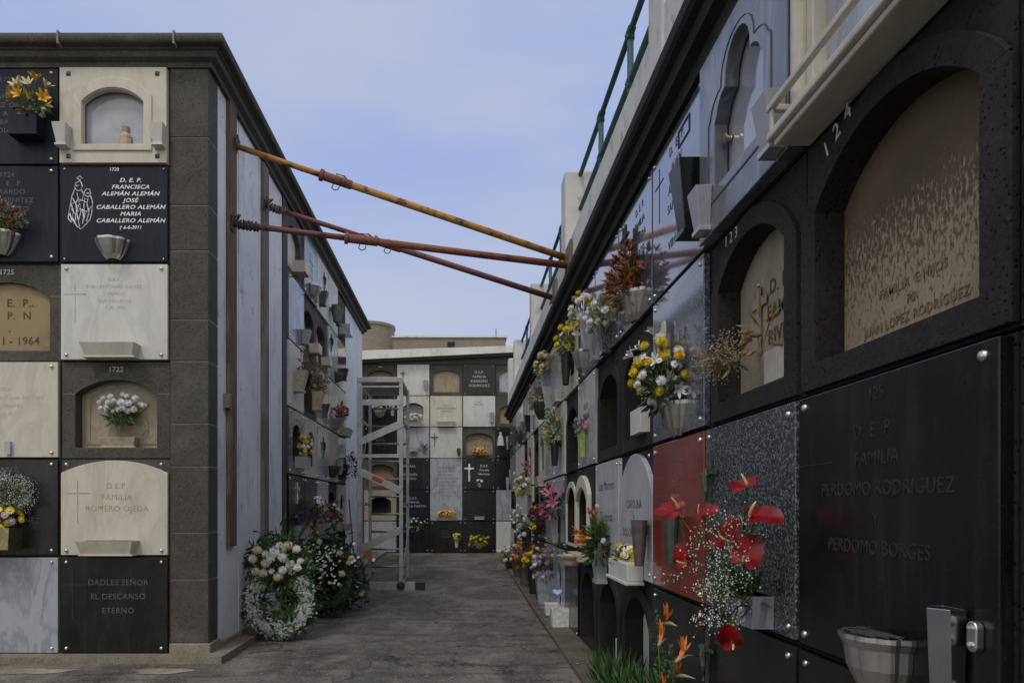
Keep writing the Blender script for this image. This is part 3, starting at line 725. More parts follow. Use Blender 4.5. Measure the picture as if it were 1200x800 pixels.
root = plaque('A', 0, 2, 'white_marble', label='white marble plaque with worn engraving and a long low marble trough, left front wall', txt='D.E.P.\nDON ANTONIO SUAREZ\nY FAMILIA\nQUE FALLECIO\n19 XI 1976', tsize=.036, tmat='engraved_pale', tz=.64, space=1.5, bs=1.15, cr=(-.30, .30, .30, 'engraved_pale'), vases=[('trough', 0, .02, 1.15, 'cream_marble')])
root = frame('A', 0, 3, 'beige_marble', '1722', ow=.63, cdepth=.10)
q = MB(); q.holed(arch(.56, .12, .50, .09), arch(.50, .15, .48, .08), .094, .101)
for k in range(3): q.tube([(.16+.05*math.sin(t_*.7+k), .0985, .2+.03*t_) for t_ in range(9)], .006, 5)
q.build('relief_border', 'beige_marble', root)
root = plaque('A', 0, 4, 'cream_marble', 'arched', 'cream marble plaque with a rounded top engraved Familia Romero Ojeda', txt='D.E.P.\nFAMILIA\nROMERO OJEDA', tsize=.062, tmat='engraved_cream', tz=.57, tx=.02, space=1.4, bold=0, bs=1.2, cr=(-.28, .25, .33, 'engraved_cream'), vases=[('trough', -.02, .02, 1.2, 'cream_marble')])
root = plaque('A', 0, 5, 'black_granite', label='black granite plaque reading Dadles Señor el Descanso Eterno, bottom of the left wall', txt='DADLES SEÑOR\nEL DESCANSO\nETERNO', tsize=.062, tmat='engraved_grey', tx=.03, tz=.58, space=1.75, bold=0, bs=1.2, cr=(-.32, .27, .37, 'engraved_dim'))
root = plaque('A', 1, 0, 'navy_granite', label='navy granite Familia plaque with a dark box holder, top left of the photo', txt='1721\nD . E . P\nFAMILIA\nSUAREZ ORESTE\nCRUZ ALAMAN\nY CABALLERO\nDIAZ', tsize=.052, tmat='engraved_grey', tx=.02, tz=.68, space=1.25, bs=1.2, wide=1.1)
q = MB(); q.box(.10, .315, -.15, -.03, .18, .36); q.build('flower_holder', 'navy_granite', root, bevel=.002)
root = plaque('A', 1, 1, 'navy_granite', label='navy granite plaque with a fluted silver bowl of dried flowers, left photo edge', txt='1724\nD . E . P\nGERARDO\nLEON BENITEZ\nY AUGUSTO\nSUS HIJOS\nRODRIGUEZ', tsize=.052, tmat='engraved_grey', tx=.02, tz=.70, space=1.25, bs=1.2, vases=[('shell', -.02, .05, 1.2, 'steel')], wide=1.1)
frame('A', 1, 2, 'ochre_plaster', '1725', ow=.66, cdepth=.035, txt='D.  E.  P.\nE.   P.  N\n.\n28 - I - 1964', tsize=.085, tz=.50, tx=.0)
plaque('A', 1, 3, 'cream_marble', label='pale cream marble plaque with faint lettering and a small grey stub, left edge', txt='1716\nD. PEDRO SANTANA MELIAN\nY SUS PADRES\nD. E. P.', tsize=.042, tmat='engraved_pale', tz=.55, space=1.5, bs=1.15)
q = MB(); q.box(.02, .06, -.06, -.03, .03, .13); q.build('lamp_stub', 'grey_marble', LBL[('A', 1, 3)])
plaque('A', 1, 4, 'black_granite', label='black granite plaque with a brass planter of yellow flowers, left photo edge', txt='1717\nD . E . P\nFRANCISCO\nGONZALEZ\nPEDRO ROSA\nY SANTANA\nSUAREZ JIMENEZ', tsize=.052, tmat='engraved_grey', tz=.69, tx=.04, space=1.25, bs=1.2, wide=1.1, vases=[('box', .0, .06, 1.6, 'brass')])
plaque('A', 1, 5, 'grey_marble', label='plain blue-grey marble plaque with stains, bottom row of the left front wall', bs=1)
for r, mt in enumerate(['white_marble', 'grey_marble', 'cream_marble', 'black_granite', 'white_marble', 'black_granite']): plaque('A', 2, r, mt)
bq('A', 1, 0, .27, .33, 'orange and cream lilies in the dark box holder, top left', [('lily', 'deep_yellow', 3, .8), ('lily', 'orange', 1, .7), ('lily', 'cream', 5, .75), ('daisy', 'maroon', 4, .8)], r=(.15, .08, .12), h=.14, leaves=50, out=.09, seed=3, leafmat='leaf_pale')
bq('A', 1, 1, .0, .2, 'dried flowers with a red bloom in the fluted bowl, left edge', [('tuft', 'dusty', 22, 1.2), ('tuft', 'rust', 8, 1.0), ('mum', 'maroon', 2, .7), ('mum', 'red', 1, .7)], r=(.22, .1, .12), h=.11, leaves=90, leafmat='dry_leaf', out=.1, seed=4)
bq('A', 1, 4, .0, .18, 'yellow and violet daisies under white gypsophila in the brass planter', [('daisy', 'yellow', 14, 1.0), ('daisy', 'orange', 5, 1), ('daisy', 'lilac', 6, .9)], r=(.19, .09, .11), h=.12, leaves=50, gyp=0, out=.09, seed=5)
bq('A', 1, 4, .06, .28, 'cloud of white gypsophila above the yellow daisies, left edge', [('tuft', 'dusty', 3, .6)], r=(.21, .08, .14), h=.20, leaves=8, gyp=1300, out=.08, seed=6)
p, rz = at('A', 0, 3, .0, .088, -.09)
root = empty('planter', p, rz, 'small ochre wooden box with a white carnation bunch in niche 1722', 'planter'); vase('trough', root, 0, .012, .8, 'terracotta').name = 'trough'
bq('A', 0, 3, .03, .20, 'bunch of white carnations standing in arched niche 1722', [('mum', 'white', 18, .75)], r=(.16, .05, .075), h=.22, fwd=.0, leaves=90, leafmat='leaf_green', out=-.02, seed=7, leaflen=.05)

# ================================================================== LEFT SIDE WALL niches
frame('L', 0, 0, 'cream_marble', cdepth=.06); loose('L', 0, 0, .05, .09, .0, 'cream stone box on the sill of the highest side niche', mat='cream_marble', s=1.3)
plaque('L', 1, 0, 'blue_marble', txt='D.E.P.\nFAMILIA\nPEREZ\nVEGA', tsize=.07, tmat='engraved_pale', tz=.6, vases=[('shell', .0, .03, 1.1)])
r_ = plaque('L', 2, 0, 'white_marble', vases=[('taper', -.25, .1, 1, 'bronze')]); cross(r_, .05, .35, .28, 'bronze', fancy=1)
plaque('L', 3, 0, 'white_marble', vases=[('cone', -.3, .05, 1.1, 'bronze'), ('cone', -.1, .05, 1.1, 'bronze')])
frame('L', 4, 0, 'ochre_plaster', cdepth=.14); loose('L', 4, 0, -.1, .09, .02, 'pale blue-grey box on the sill of the last high side niche', mat='grey_marble', s=1.6)
plaque('L', 0, 1, 'blue_marble', vases=[('taper', .3, .1, .9, 'grey_marble')])
frame('L', 1, 1, 'beige_marble', cdepth=.1); loose('L', 1, 1, .1, .09, .0, 'cream box planter on the sill of the second-row side niche', mat='cream_marble', s=1.2)
frame('L', 2, 1, 'cream_marble', cdepth=.1); loose('L', 2, 1, .1, .09, .0, 'pale planter on the sill of the third side niche, second row', mat='cream_marble', s=1.1)
r_ = plaque('L', 3, 1, 'grey_marble', vases=[('shell', .2, .02, 1, 'bronze')]); cross(r_, -.2, .4, .25, 'black_granite', fancy=1)
plaque('L', 4, 1, 'slate_marble', vases=[('taper', -.1, .15, 1, 'black_plastic')])
plaque('L', 0, 2, 'white_marble', vases=[('taper', -.1, .22, 1.3, 'terracotta')])
frame('L', 1, 2, 'interior_dark', cdepth=.18); loose('L', 1, 2, -.22, .1, .1, 'round terracotta planter of dried flowers on the dark side niche', 'taper', 'terracotta', 1.2)
plaque('L', 2, 2, 'grey_marble', vases=[('taper', -.05, .12, 1, 'slate_marble')])
plaque('L', 3, 2, 'grey_marble', vases=[('shell', .0, .02, 1.3, 'steel')])
plaque('L', 4, 2, 'cream_marble', 'window', ow=.36, pane='beige_marble', vases=[('trough', 0, .02, 1.3, 'cream_marble')])
plaque('L', 0, 3, 'blue_marble', 'window', ow=.4, pane='glass_dark', vases=[('box', 0, .08, 1.3, 'grey_marble')])
plaque('L', 1, 3, 'cream_marble', 'window', ow=.42, pane='beige_marble')
r_ = plaque('L', 2, 3, 'grey_marble'); cross(r_, 0, .3, .3, 'bronze', fancy=1)
plaque('L', 3, 3, 'cream_marble', vases=[('shell', -.25, .06, 1.2, 'bronze'), ('cone', .05, .12, 1, 'grey_marble')])
plaque('L', 4, 3, 'slate_marble', vases=[('taper', -.2, .1, 1.2, 'black_plastic')])
r_ = plaque('L', 0, 4, 'black_granite', vases=[('box', 0, .02, 1.5, 'grey_marble')]); cross(r_, 0, .42, .25, 'steel', fancy=1)
plaque('L', 1, 4, 'black_granite', vases=[('shell', 0, .05, 1, 'steel')])
plaque('L', 2, 4, 'grey_marble', vases=[('box', .0, .03, 1.4, 'grey_marble')])
frame('L', 3, 4, 'interior_dark', cdepth=.16)
plaque('L', 4, 4, 'cream_marble', 'window', ow=.36, pane='beige_marble', vases=[('trough', 0, .02, 1.2, 'cream_marble')])
plaque('L', 0, 5, 'black_granite'); plaque('L', 1, 5, 'black_granite')
plaque('L', 2, 5, 'cream_marble', 'window', ow=.4, pane='glass_dark')
plaque('L', 3, 5, 'black_granite', vases=[('taper', .2, .08, 1, 'grey_marble')])
frame('L', 4, 5, 'interior_dark', cdepth=.16, mat='basalt_black')
bq('L', 0, 2, -.1, .4, 'tall dried stalks in the ochre holder on the side wall', [('tuft', 'rust', 10, .7)], r=(.12, .06, .15), h=.18, leaves=30, leafmat='dry_leaf', out=.1, seed=11, stem='stem_dry', sep=False)
bq('L', 1, 2, -.2, .26, 'brown and straw-coloured dried bouquet in the terracotta planter', [('tuft', 'dusty', 22, 1.2), ('tuft', 'cream', 6, 1)], r=(.14, .1, .17), h=.2, leaves=70, leafmat='dry_leaf', out=.13, seed=12, stem='stem_dry', sep=False)
bq('L', 0, 3, 0, .22, 'yellow and white flowers in the blue-grey arched plaque, left side wall', [('mum', 'yellow', 8, .9), ('mum', 'white', 8, .8)], r=(.13, .08, .14), h=.12, leaves=40, out=.09, seed=13, leafmat='leaf_dark', sep=False)
bq('L', 3, 2, .0, .2, 'red roses over dark leaves in a silver bowl, left side wall', [('mum', 'salmon', 9, .9), ('mum', 'white', 4, .7)], r=(.17, .1, .11), h=.1, leaves=50, out=.1, seed=14, leafmat='leaf_dark', sep=False)
bq('L', 4, 3, -.2, .28, 'dark trailing leaves with one pale bloom, end of the left side wall', [('mum', 'salmon', 2, .8)], r=(.28, .16, .24), h=-.02, leaves=160, out=.18, seed=15, leafmat='leaf_dark', sep=False)
bq('L', 0, 4, .0, .17, 'violet and orange irises in a grey box, left side wall', [('tuft', 'purple', 14, 1.2), ('mum', 'orange', 1, .7), ('tuft', 'lilac', 3, .9)], r=(.27, .12, .10), h=.07, leaves=60, out=.11, seed=16, leafmat='leaf_dark', sep=False)
bq('L', 1, 4, -.15, .25, 'white daisies on thin stems above the violet irises, side wall', [('daisy', 'white', 16, 1)], r=(.16, .08, .07), h=.2, leaves=30, out=.12, seed=17, leafmat='leaf_green', sep=False)
bq('L', 2, 4, .0, .18, 'salmon gerberas and white flowers in a grey box, side wall', [('mum', 'salmon', 4, 1.1), ('mum', 'white', 7, .8)], r=(.24, .12, .13), h=.13, leaves=80, out=.12, seed=18, leafmat='leaf_dark', sep=False)
bq('L', 3, 4, .0, .14, 'small white and pink bunch in the dark arched side niche', [('mum', 'white', 8, .7), ('mum', 'pink', 3, .6)], r=(.14, .07, .09), h=.12, leaves=30, out=.06, seed=19, leafmat='leaf_dark', sep=False)

# ================================================================== FAR WALL
B = BLOCK['F']
mb = MB(); mb.box(-4.0, 3.2, 17.4+DEP, 18.2, .0, ZC+3.5); mb.box(-4., -3.2, 17.41, 17.7, 0, ZC+3.5); mb.box(2.36, 3.2, 17.41, 17.7, 0, ZC+3.5); part(mb, 'core', 'basalt', B)
z = ZC+3.44
mb = MB(); mb.prism([(-2.7, z+.001), (3.2, z+.001), (3.2, z+.278), (-2.7, z+.004)], 17.37, 18.2); part(mb, 'stone_band', 'basalt', B)
mb = MB(); mb.prism([(-2.7, z+.006), (3.2, z+.28), (3.2, z+.338), (-2.7, z+.064)], 17.27, 18.3); part(mb, 'cornice', 'basalt', B)
mb = MB(); mb.prism([(-2.7, z+.066), (3.2, z+.34), (3.2, z+.468), (-2.7, z+.28)], 17.18, 18.4); part(mb, 'roof_edge', 'beam_white', B)
frame('F', 0, 0, 'brown_plaster', '1886', cdepth=.1)
FT = 'D. E. P.\nFAMILIA\nSANTANA'
plaque('F', 0, 1, 'black_granite', rows=1, bolt=True, vases=[('shell', 0, .22, 1.2), ('cone', .3, .25, .8, 'grey_marble')])
plaque('F', 0, 2, 'black_granite', txt='D. E. P.\nRAMOS', tsize=.06, tmat='engraved_grey')
frame('F', 0, 3, 'brown_plaster', cdepth=.12, mat='basalt')
plaque('F', 0, 4, 'beige_marble', 'window', ow=.52, pane='glass_dark')
plaque('F', 0, 5, 'grey_marble')
r_ = plaque('F', 1, 0, 'white_marble', vases=[('cone', .3, .12, 1, 'grey_marble')]); cross(r_, -.25, .38, .22, 'bronze', fancy=1)
plaque('F', 1, 1, 'cream_marble', 'window', ow=.48, pane='grey_marble', vases=[('trough', .0, .02, 1.2, 'cream_marble')])
plaque('F', 1, 2, 'grey_marble', vases=[('shell', 0, .04, .9)])
plaque('F', 1, 3, 'black_granite', txt='FAMILIA\n\nMOREJON\nPADRON', tsize=.08, tmat='engraved_light', tx=-.1, tz=.6)
plaque('F', 1, 4, 'navy_granite', txt='D.E.P.\nFAMILIA\nGUERRA MARTIN', tsize=.075, tmat='engraved_light', tz=.58, tx=.0, vases=[('trough', 0, .03, .4)])
plaque('F', 1, 5, 'black_granite')
frame('F', 2, 0, 'beige_marble', cdepth=.05, ow=.64)
plaque('F', 2, 1, 'cream_marble', txt='D.E.P.\nDON JOSE RIVERO\nY FAMILIA', tsize=.055, tmat='engraved_grey', vases=[('trough', 0, .02, 1.2, 'cream_marble')])
r_ = plaque('F', 2, 2, 'white_marble', txt='D.E.P.\nANTONIO\nNARANJO\n1971', tsize=.06, tmat='engraved_pale', tx=.05, tz=.62, vases=[('cone', .3, .05, .8, 'bronze')]); cross(r_, -.28, .28, .33, 'engraved_grey', fancy=1)
plaque('F', 2, 3, 'grey_marble', rows=2, txt='EN MEMORIA\nDE NUESTROS\nFAMILIARES\nQUE FALLECIERON\nD. JUAN SUAREZ\nDNA. ROSA VEGA\nSUS HIJOS Y\nNIETOS NO LOS\nOLVIDAN\nD. E. P.', tsize=.062, tmat='engraved_dark', tz=1.30, space=1.35, label='tall double-height grey marble plaque with many lines, middle of the far wall', vases=[('trough', 0, .03, 1)])
plaque('F', 2, 5, 'black_granite', txt='D.E.P.\nFAMILIA\nMEDINA', tsize=.055, tmat='engraved_grey', vases=[('cone', .25, .12, .8, 'white_plastic')])
plaque('F', 3, 0, 'black_granite', txt='D.E.P.\nFAMILIA\nMARRERO\nRODRIGUEZ', tsize=.085, tmat='engraved_light', tz=.6)
plaque('F', 3, 1, 'white_marble', txt='D.E.P.\nBENITEZ', tsize=.05, tmat='engraved_dark', tz=.62, vases=[('tall', .3, .1, .8, 'grey_marble')])
frame('F', 3, 2, 'beige_marble', cdepth=.1, ow=.66)
r_ = plaque('F', 3, 3, 'black_granite', txt='D.E.P.\nFamilia\nHerrera', tsize=.075, tmat='lettering_white', tx=.12, tz=.6); cross(r_, -.24, .2, .42, 'lettering_white', fancy=1, t=.02)
plaque('F', 3, 4, 'black_granite', vases=[('trough', 0, .05, .7)])
plaque('F', 3, 5, 'black_granite', vases=[('shell', 0, .08, 1)])
frame('F', 4, 0, 'grey_marble', cdepth=.05); frame('F', 4, 1, 'ochre_plaster', cdepth=.08, zs=.42)
r_ = plaque('F', 4, 2, 'black_granite', txt='D.E.P.\nJUANA\nPEREZ\n1989', tsize=.085, tmat='engraved_light', tx=.08, tz=.6)
q = MB(); q.tube([(-.28, -.033, .3), (-.28, -.033, .42), (-.28, -.033, .5), (-.28, -.033, .55), (-.28, -.033, .62)], [.09, .075, .06, .03, .035], 8); q.build('engraved_figure', 'engraved_light', r_)
plaque('F', 4, 3, 'black_granite'); plaque('F', 4, 4, 'grey_marble'); plaque('F', 4, 5, 'white_marble')
for r in range(6): backing('F', -1, r); backing('F', 5, r)
bq('F', 0, 1, 0, .38, 'cluster of small cream flowers behind the aluminium ladder', [('mum', 'cream', 16, 1.0)], r=(.17, .08, .1), h=.08, leaves=20, out=.09, seed=21, sep=False, leafmat='leaf_dark')
bq('F', 0, 1, .3, .43, 'white bloom cluster in a slim holder, far wall behind the ladder', [('mum', 'white', 6, .9)], r=(.07, .06, .09), h=.08, leaves=6, out=.09, seed=22, sep=False)
bq('F', 1, 1, .02, .12, 'white and yellow flowers in the cream arched plaque, far wall', [('mum', 'white', 8, 1), ('daisy', 'yellow', 14, 1)], r=(.22, .08, .09), h=.1, leaves=40, out=.09, seed=23, sep=False)
bq('F', 1, 2, .22, .14, 'green fern fronds on the grey plaque, far wall', [], r=(.15, .05, .12), h=.12, leaves=20, fern=7, out=.06, seed=24, sep=False)
bq('F', 1, 4, .05, -.15, 'leafy white plant beside the ladder at the far wall', [('daisy', 'white', 12, .8)], r=(.24, .14, .2), h=.08, leaves=130, out=.15, seed=25, sep=False, leaflen=.1)
bq('F', 2, 4, 0, .12, 'orange-yellow flowers in a trough on the tall grey plaque', [('daisy', 'deep_yellow', 34, 1)], r=(.27, .08, .08), h=.06, leaves=60, out=.09, seed=26, sep=False)
bq('F', 2, 5, .25, .3, 'small yellow bunch in a white cone, bottom of the far wall', [('daisy', 'yellow', 14, .9)], r=(.1, .07, .09), h=.08, leaves=30, out=.1, seed=27, sep=False)
bq('F', 3, 5, -.02, .2, 'wide yellow bouquet with loose leaves, bottom of the far wall', [('mum', 'yellow', 14, .9)], r=(.26, .1, .14), h=.08, leaves=120, leafmat='leaf_pale', out=.1, seed=28, sep=False, leaflen=.09)
bq('F', 3, 2, .0, .08, 'dry golden flowers filling the arched niche of the far wall', [('daisy', 'deep_yellow', 26, .9), ('tuft', 'dusty', 12, 1)], r=(.24, .06, .12), h=.1, leaves=40, leafmat='dry_leaf', out=-.02, seed=29, sep=False)
bq('F', 3, 3, .0, .1, 'small white flower on the black plaque with the white cross', [('lily', 'white', 3, .7)], r=(.05, .04, .05), h=.05, leaves=8, out=.05, seed=30, sep=False)
# ================================================================== RIGHT WALL
B = BLOCK['R']; Z4 = ZC+1.83; YE = .516+.84*18
mb = MB(); mb.box(1.04+DEP, 3.2, -.4, YE, -.02, Z4+.2); part(mb, 'core', 'basalt_black', B)
mb = MB(); mb.box(1.03, 1.04+DEP, .1, YE+.02, -.02, .012); mb.box(1.034, 1.04+DEP, YE+.001, YE+.05, -.02, Z4); part(mb, 'base_course', 'basalt_black', B)
pr = [(-.1, Z4), (.05, Z4), (.055, Z4+.06), (.10, Z4+.075), (.108, Z4+.13), (.135, Z4+.14), (.150, Z4+.16), (.153, Z4+.21), (.14, Z4+.235), (-.1, Z4+.236)]
cornice(pr, lambda p: [(1.04-p, -.4), (1.04-p, YE+p), (3.2, YE+p)], 'cornice', 'basalt_black', B)
# white parapet with piers
mb = MB(); mb.box(.965, 1.20, -.4, YE+.05, Z4+.238, Z4+.60); part(mb, 'parapet', 'parapet_paint', B, bevel=.012)
mb = MB(); mb.box(1.2, 3.2, -.4, YE, Z4+.2, Z4+.32); part(mb, 'terrace_floor', 'concrete', B)
PIERS = [.2, 3.62, 6.95, 10.35, 13.75, 15.5]
for y in PIERS:
    mb = MB(); mb.box(.955, 1.215, y-.14, y+.14, Z4+.24, Z4+1.34); part(mb, 'pier', 'parapet_paint', B, bevel=.02)
# rails between the piers
for i, (a, b_) in enumerate(zip(PIERS, PIERS[1:])):
    if b_-a < 1: pass
    lab = ['nearest green pipe railing on the parapet, at the top of the photo', 'green pipe railing bay just before the pier above the steel props', 'green pipe railing bay just beyond the pier above the props', 'fourth green pipe railing bay from the camera along the parapet', 'last short green pipe railing bay at the far parapet end'][i]
    root = empty('pipe_railing', (1.10, (a+b_)/2, Z4+.6), 0, lab, 'railing', 'pipe railings on the parapet')
    hl = (b_-a)/2-.14
    for zz_ in (.70-.02, .36):
        q = MB(); q.tube([(0, -hl, zz_+.02), (0, hl, zz_+.02)], .021, 10); q.build('rail', 'green_paint', root, smooth=True)
    nps = 2 if b_-a > 2 else 1
    for k in range(nps):
        yy = -hl+2*hl*(k+1)/(nps+1); q = MB(); q.tube([(0, yy, -.01), (0, yy, .70)], .021, 10)
        for zz_ in (.70, .38): q.tube([(0, yy-.045, zz_), (0, yy+.045, zz_)], .029, 10); q.tube([(0, yy, zz_-.05), (0, yy, zz_+.0)], .028, 10)
        q.tube([(0, yy, 0), (0, yy, .012)], .045, 10)
        q.build('post', 'green_paint', root, smooth=True)

# ---- columns: 0 is beside the camera (only its edge shows), 1 is the Perdomo column, ...
TX = 'engraved_grey'
frame('R', 0, 0); plaque('R', 0, 1, 'cream_marble', mx=.05); plaque('R', 0, 2, 'grey_marble', mx=.05); plaque('R', 0, 3, 'black_granite', mx=.05)
# top row
loc, rz, W, H = cellpos('R', 1, 0)
backing('R', 1, 0)
root = empty('memorial_shrine', loc, rz, 'cream marble shrine with a slim column and a jutting railed shelf, top right', 'shrine')
q = MB(); q.holed(rect(-.40, .40, .03, .735), rect(-.28, .28, .12, .62), -.05, -.002); q.build('surround', 'cream_marble', root, bevel=.004)
q = MB(); q.box(-.28, .28, -.012, -.003, .12, .62); q.build('back_panel', 'grey_marble', root)
q = MB(); q.box(-.42, .42, -.125, -.0, .02, .045); q.box(-.40, .40, -.11, -.0, -.0, .019); q.build('shelf', 'cream_marble', root, bevel=.006)
q = MB(); q.box(-.42, .42, -.125, -.105, .11, .13); q.box(-.42, -.40, -.105, 0, .11, .13); q.box(.40, .42, -.105, 0, .11, .13)
for k in range(2): q.box(-.41+k*.8, -.39+k*.8, -.12, -.108, .045, .11)
q.build('shelf_rail', 'cream_marble', root, bevel=.004)
for sx in (-1, 1):
    q = MB(); q.lathe([(.034, .046), (.034, .08), (.024, .09), (.024, .60), (.034, .62), (.034, .66)], 20, (sx*.335, -.062, 0)); q.build('column', 'cream_marble', root, smooth=False)
q = MB(); q.box(-.42, .42, -.11, 0, .66, .74); q.build('lintel', 'cream_marble', root, bevel=.006)
# trefoil headed blue marble
loc, rz, W, H = cellpos('R', 2, 0)
root = empty('grave_plaque', loc, rz, 'blue-grey marble surround with a glazed trefoil arch and two corner planters, top row', 'grave plaque', GRP['R'])
def trefoil(w_, zb, zs, k=1):
    p = [(-w_/2, zb), (w_/2, zb), (w_/2, zs)]
    for a in range(1, 7): t_ = PI*.5*a/6*1.0; p.append((w_/2-.02-(w_*.2)*(1-math.cos(t_)), zs+.085*math.sin(t_)))
    xx, zz_ = p[-1]; p.append((xx, zz_+.015))
    for a in range(1, 12):
        t_ = PI*a/12; p.append((xx*math.cos(t_), zz_+.015+.12*math.sin(t_)))
    p.append((-xx, zz_+.015))
    for a in range(6, 0, -1): t_ = PI*.5*a/6; p.append((-(w_/2-.02-(w_*.2)*(1-math.cos(t_))), zs+.085*math.sin(t_)))
    p.append((-w_/2, zs)); return p
q = MB(); q.holed(rect(-.41, .41, .01, .738), trefoil(.46, .17, .42), -.055, -.002); q.build('slab', 'blue_marble', root, bevel=.003)
q = MB(); q.holed(trefoil(.60, .12, .44), trefoil(.585, .127, .44), -.058, -.054); q.build('incised_line', 'engraved_grey', root)
world_q = MB(); world_q.holed(rect(-W/2+.004, W/2-.004, .004, H-.004), trefoil(.5, .15, .43), 0, DEP); mm = Matrix.Translation(loc) @ Matrix.Rotation(rz, 4, 'Z'); MAS['R'].merge(world_q.v, world_q.f, mm)
MB().box(-.26, .26, .004, .01, .14, .70).build('pane', 'cloudy_glass', root)
for x, z_ in ((-.2, .35), (.1, .6)):
    q = MB(); q.lathe([(.012, 0), (.012, -.02), (.02, -.022), (.02, -.03), (.001, -.032)], 10, (x, .0, z_), 'y'); q.build('knob', 'brass', root, smooth=False)
vase('taper', root, -.31, .04, .92, 'grey_marble', -.055); vase('taper', root, .35, .04, .92, 'grey_marble', -.055)
r_ = plaque('R', 3, 0, 'slate_marble', label='mirror-polished slate-blue plaque with a dark lantern-shaped holder, top row', txt='D.  E.  P.\nJUAN\nAROCHA\nSANTANA\nY\nVIRGINIA', tsize=.062, tmat=TX, tz=.68, tx=.02, space=1.45, cr=(-.28, .38, .28, TX), vases=[('lantern', .30, .12, 1.1, 'black_granite')], bm=.035)
q = MB(); q.holed(rect(.05, .22, .60, .68), rect(.058, .212, .608, .672), -.034, -.0305); q.build('engraved_border', 'engraved_grey', r_)
r_ = plaque('R', 4, 0, 'slate_marble', label='mirror-polished slate-blue plaque with a metal cross above brown dried ferns', txt='D. E. P.\nFAMILIA\nCABRERA\nMARTEL', tsize=.06, tmat=TX, tz=.66, tx=.14, space=1.4, vases=[('shell', .08, .0, 1.15, 'steel')])
q = MB()
for dx_ in (-.03, .03): q.box(-.10+dx_-.008, -.10+dx_+.008, -.07, -.055, .22, .62)
q.box(-.19, -.01, -.072, -.053, .50, .515); q.box(-.19, -.01, -.072, -.053, .545, .56); q.box(-.12, -.08, -.055, -.03, .3, .34)
q.build('cross', 'dark_iron', r_)
plaque('R', 5, 0, 'slate_marble', label='mirror-polished slate-blue plaque behind white hydrangeas and a dark stone planter', txt='D. E. P.\nDOMINGO\nMORALES', tsize=.06, tmat=TX, vases=[('taper', .12, .0, 1.15, 'speckled_granite'), ('taper', -.25, .03, 1.2, 'grey_marble')])
plaque('R', 6, 0, 'slate_marble', label='polished slate-blue plaque with a tall grey vase and a fluted silver bowl', vases=[('tall', .20, .17, .9, 'grey_marble'), ('shell', -.05, .03, 1.3, 'steel')])
plaque('R', 7, 0, 'cream_marble', 'window', label='cream marble surround with a dark hanging vase of yellow blooms, top row', ow=.42, pane='beige_marble', vases=[('cone', .15, .05, 1.3, 'black_plastic')])
plaque('R', 8, 0, 'grey_marble', vases=[('trough', 0, .03, 1.2, 'cream_marble')]); plaque('R', 9, 0, 'grey_marble', vases=[('taper', -.1, .3, 1.4, 'grey_marble'), ('taper', .15, .08, 1.3, 'grey_marble')])
plaque('R', 10, 0, 'slate_marble', vases=[('shell', 0, .06, 1.5, 'bronze')]); plaque('R', 11, 0, 'grey_marble'); plaque('R', 12, 0, 'white_marble', vases=[('taper', 0, .1, 1.3, 'black_granite')])
# second row
f = frame('R', 1, 1, 'weathered_closure', ow=.675, zb=.085, zs=.525, rise=.14, cdepth=.07)
text('FAMILIA  E HIJOS\nPS\nJUAN LOPEZ RODRIGUEZ', .034, 'engraved_ochre', f, -.02, .0685, .245, bold=.004, space=1.25)
q = MB(); q.box(-.29, .31, .0685, .072, .115, .118); q.build('incised_line', 'engraved_brown', f)
text('1 2 4', .07, 'engraved_pale', f, -.22, -.0195, .725, 'niche_number', bold=.0).rotation_euler = (R_(90), R_(-22), 0)
f = frame('R', 2, 1, 'beige_marble', ow=.60, zb=.085, zs=.53, rise=.13, cdepth=.075)
text('D. E. P.\nFAMILIA\nRIVERO', .075, 'engraved_brown', f, .10, .0735, .50, bold=.01, space=1.2); cross(f, -.10, .24, .25, 'beige_marble', .065, t=.035)
text('1 2 3', .06, 'engraved_pale', f, -.15, -.0195, .725, 'niche_number', bold=.0)
loose('R', 2, 1, .13, .09, -.125, 'white marble box on the sill of the niche left of the big weathered niche', mat='cream_marble', s=1.3)
plaque('R', 3, 1, 'blue_speckled_granite', label='blue speckled granite plaque behind the big yellow and white bouquet', txt='D. E. P.\nFAMILIA', tsize=.07, tmat=TX, tz=.5, tx=.08, vases=[('shell', .05, .0, 1.1, 'steel')])
frame('R', 4, 1, 'cream_marble', ow=.64, zs=.48, rise=.12, cdepth=.09); loose('R', 4, 1, .14, .09, -.04, 'white marble box on the niche sill beside the yellow bouquet', mat='white_marble', s=1.4)
frame('R', 5, 1, 'cream_marble', ow=.62, zs=.48, rise=.12, cdepth=.17)
plaque('R', 6, 1, 'grey_marble', label='grey marble plaque with a lime-green vase of pink flowers, second row', txt='D.E.P.\nSANTANA', tsize=.07, tmat=TX, vases=[('tall', .0, .08, .75, 'green_vase_paint')])
frame('R', 7, 1, 'interior_dark', ow=.62, zs=.48, rise=.12, cdepth=.19)
plaque('R', 8, 1, 'white_marble', vases=[('cone', .18, .1, 1.3, 'black_plastic')]); plaque('R', 9, 1, 'grey_marble')
plaque('R', 10, 1, 'cream_marble', 'window', ow=.4, pane='beige_marble'); frame('R', 11, 1, 'interior_dark', ow=.5)
plaque('R', 12, 1, 'cream_marble', 'window', ow=.4, pane='glass_dark')
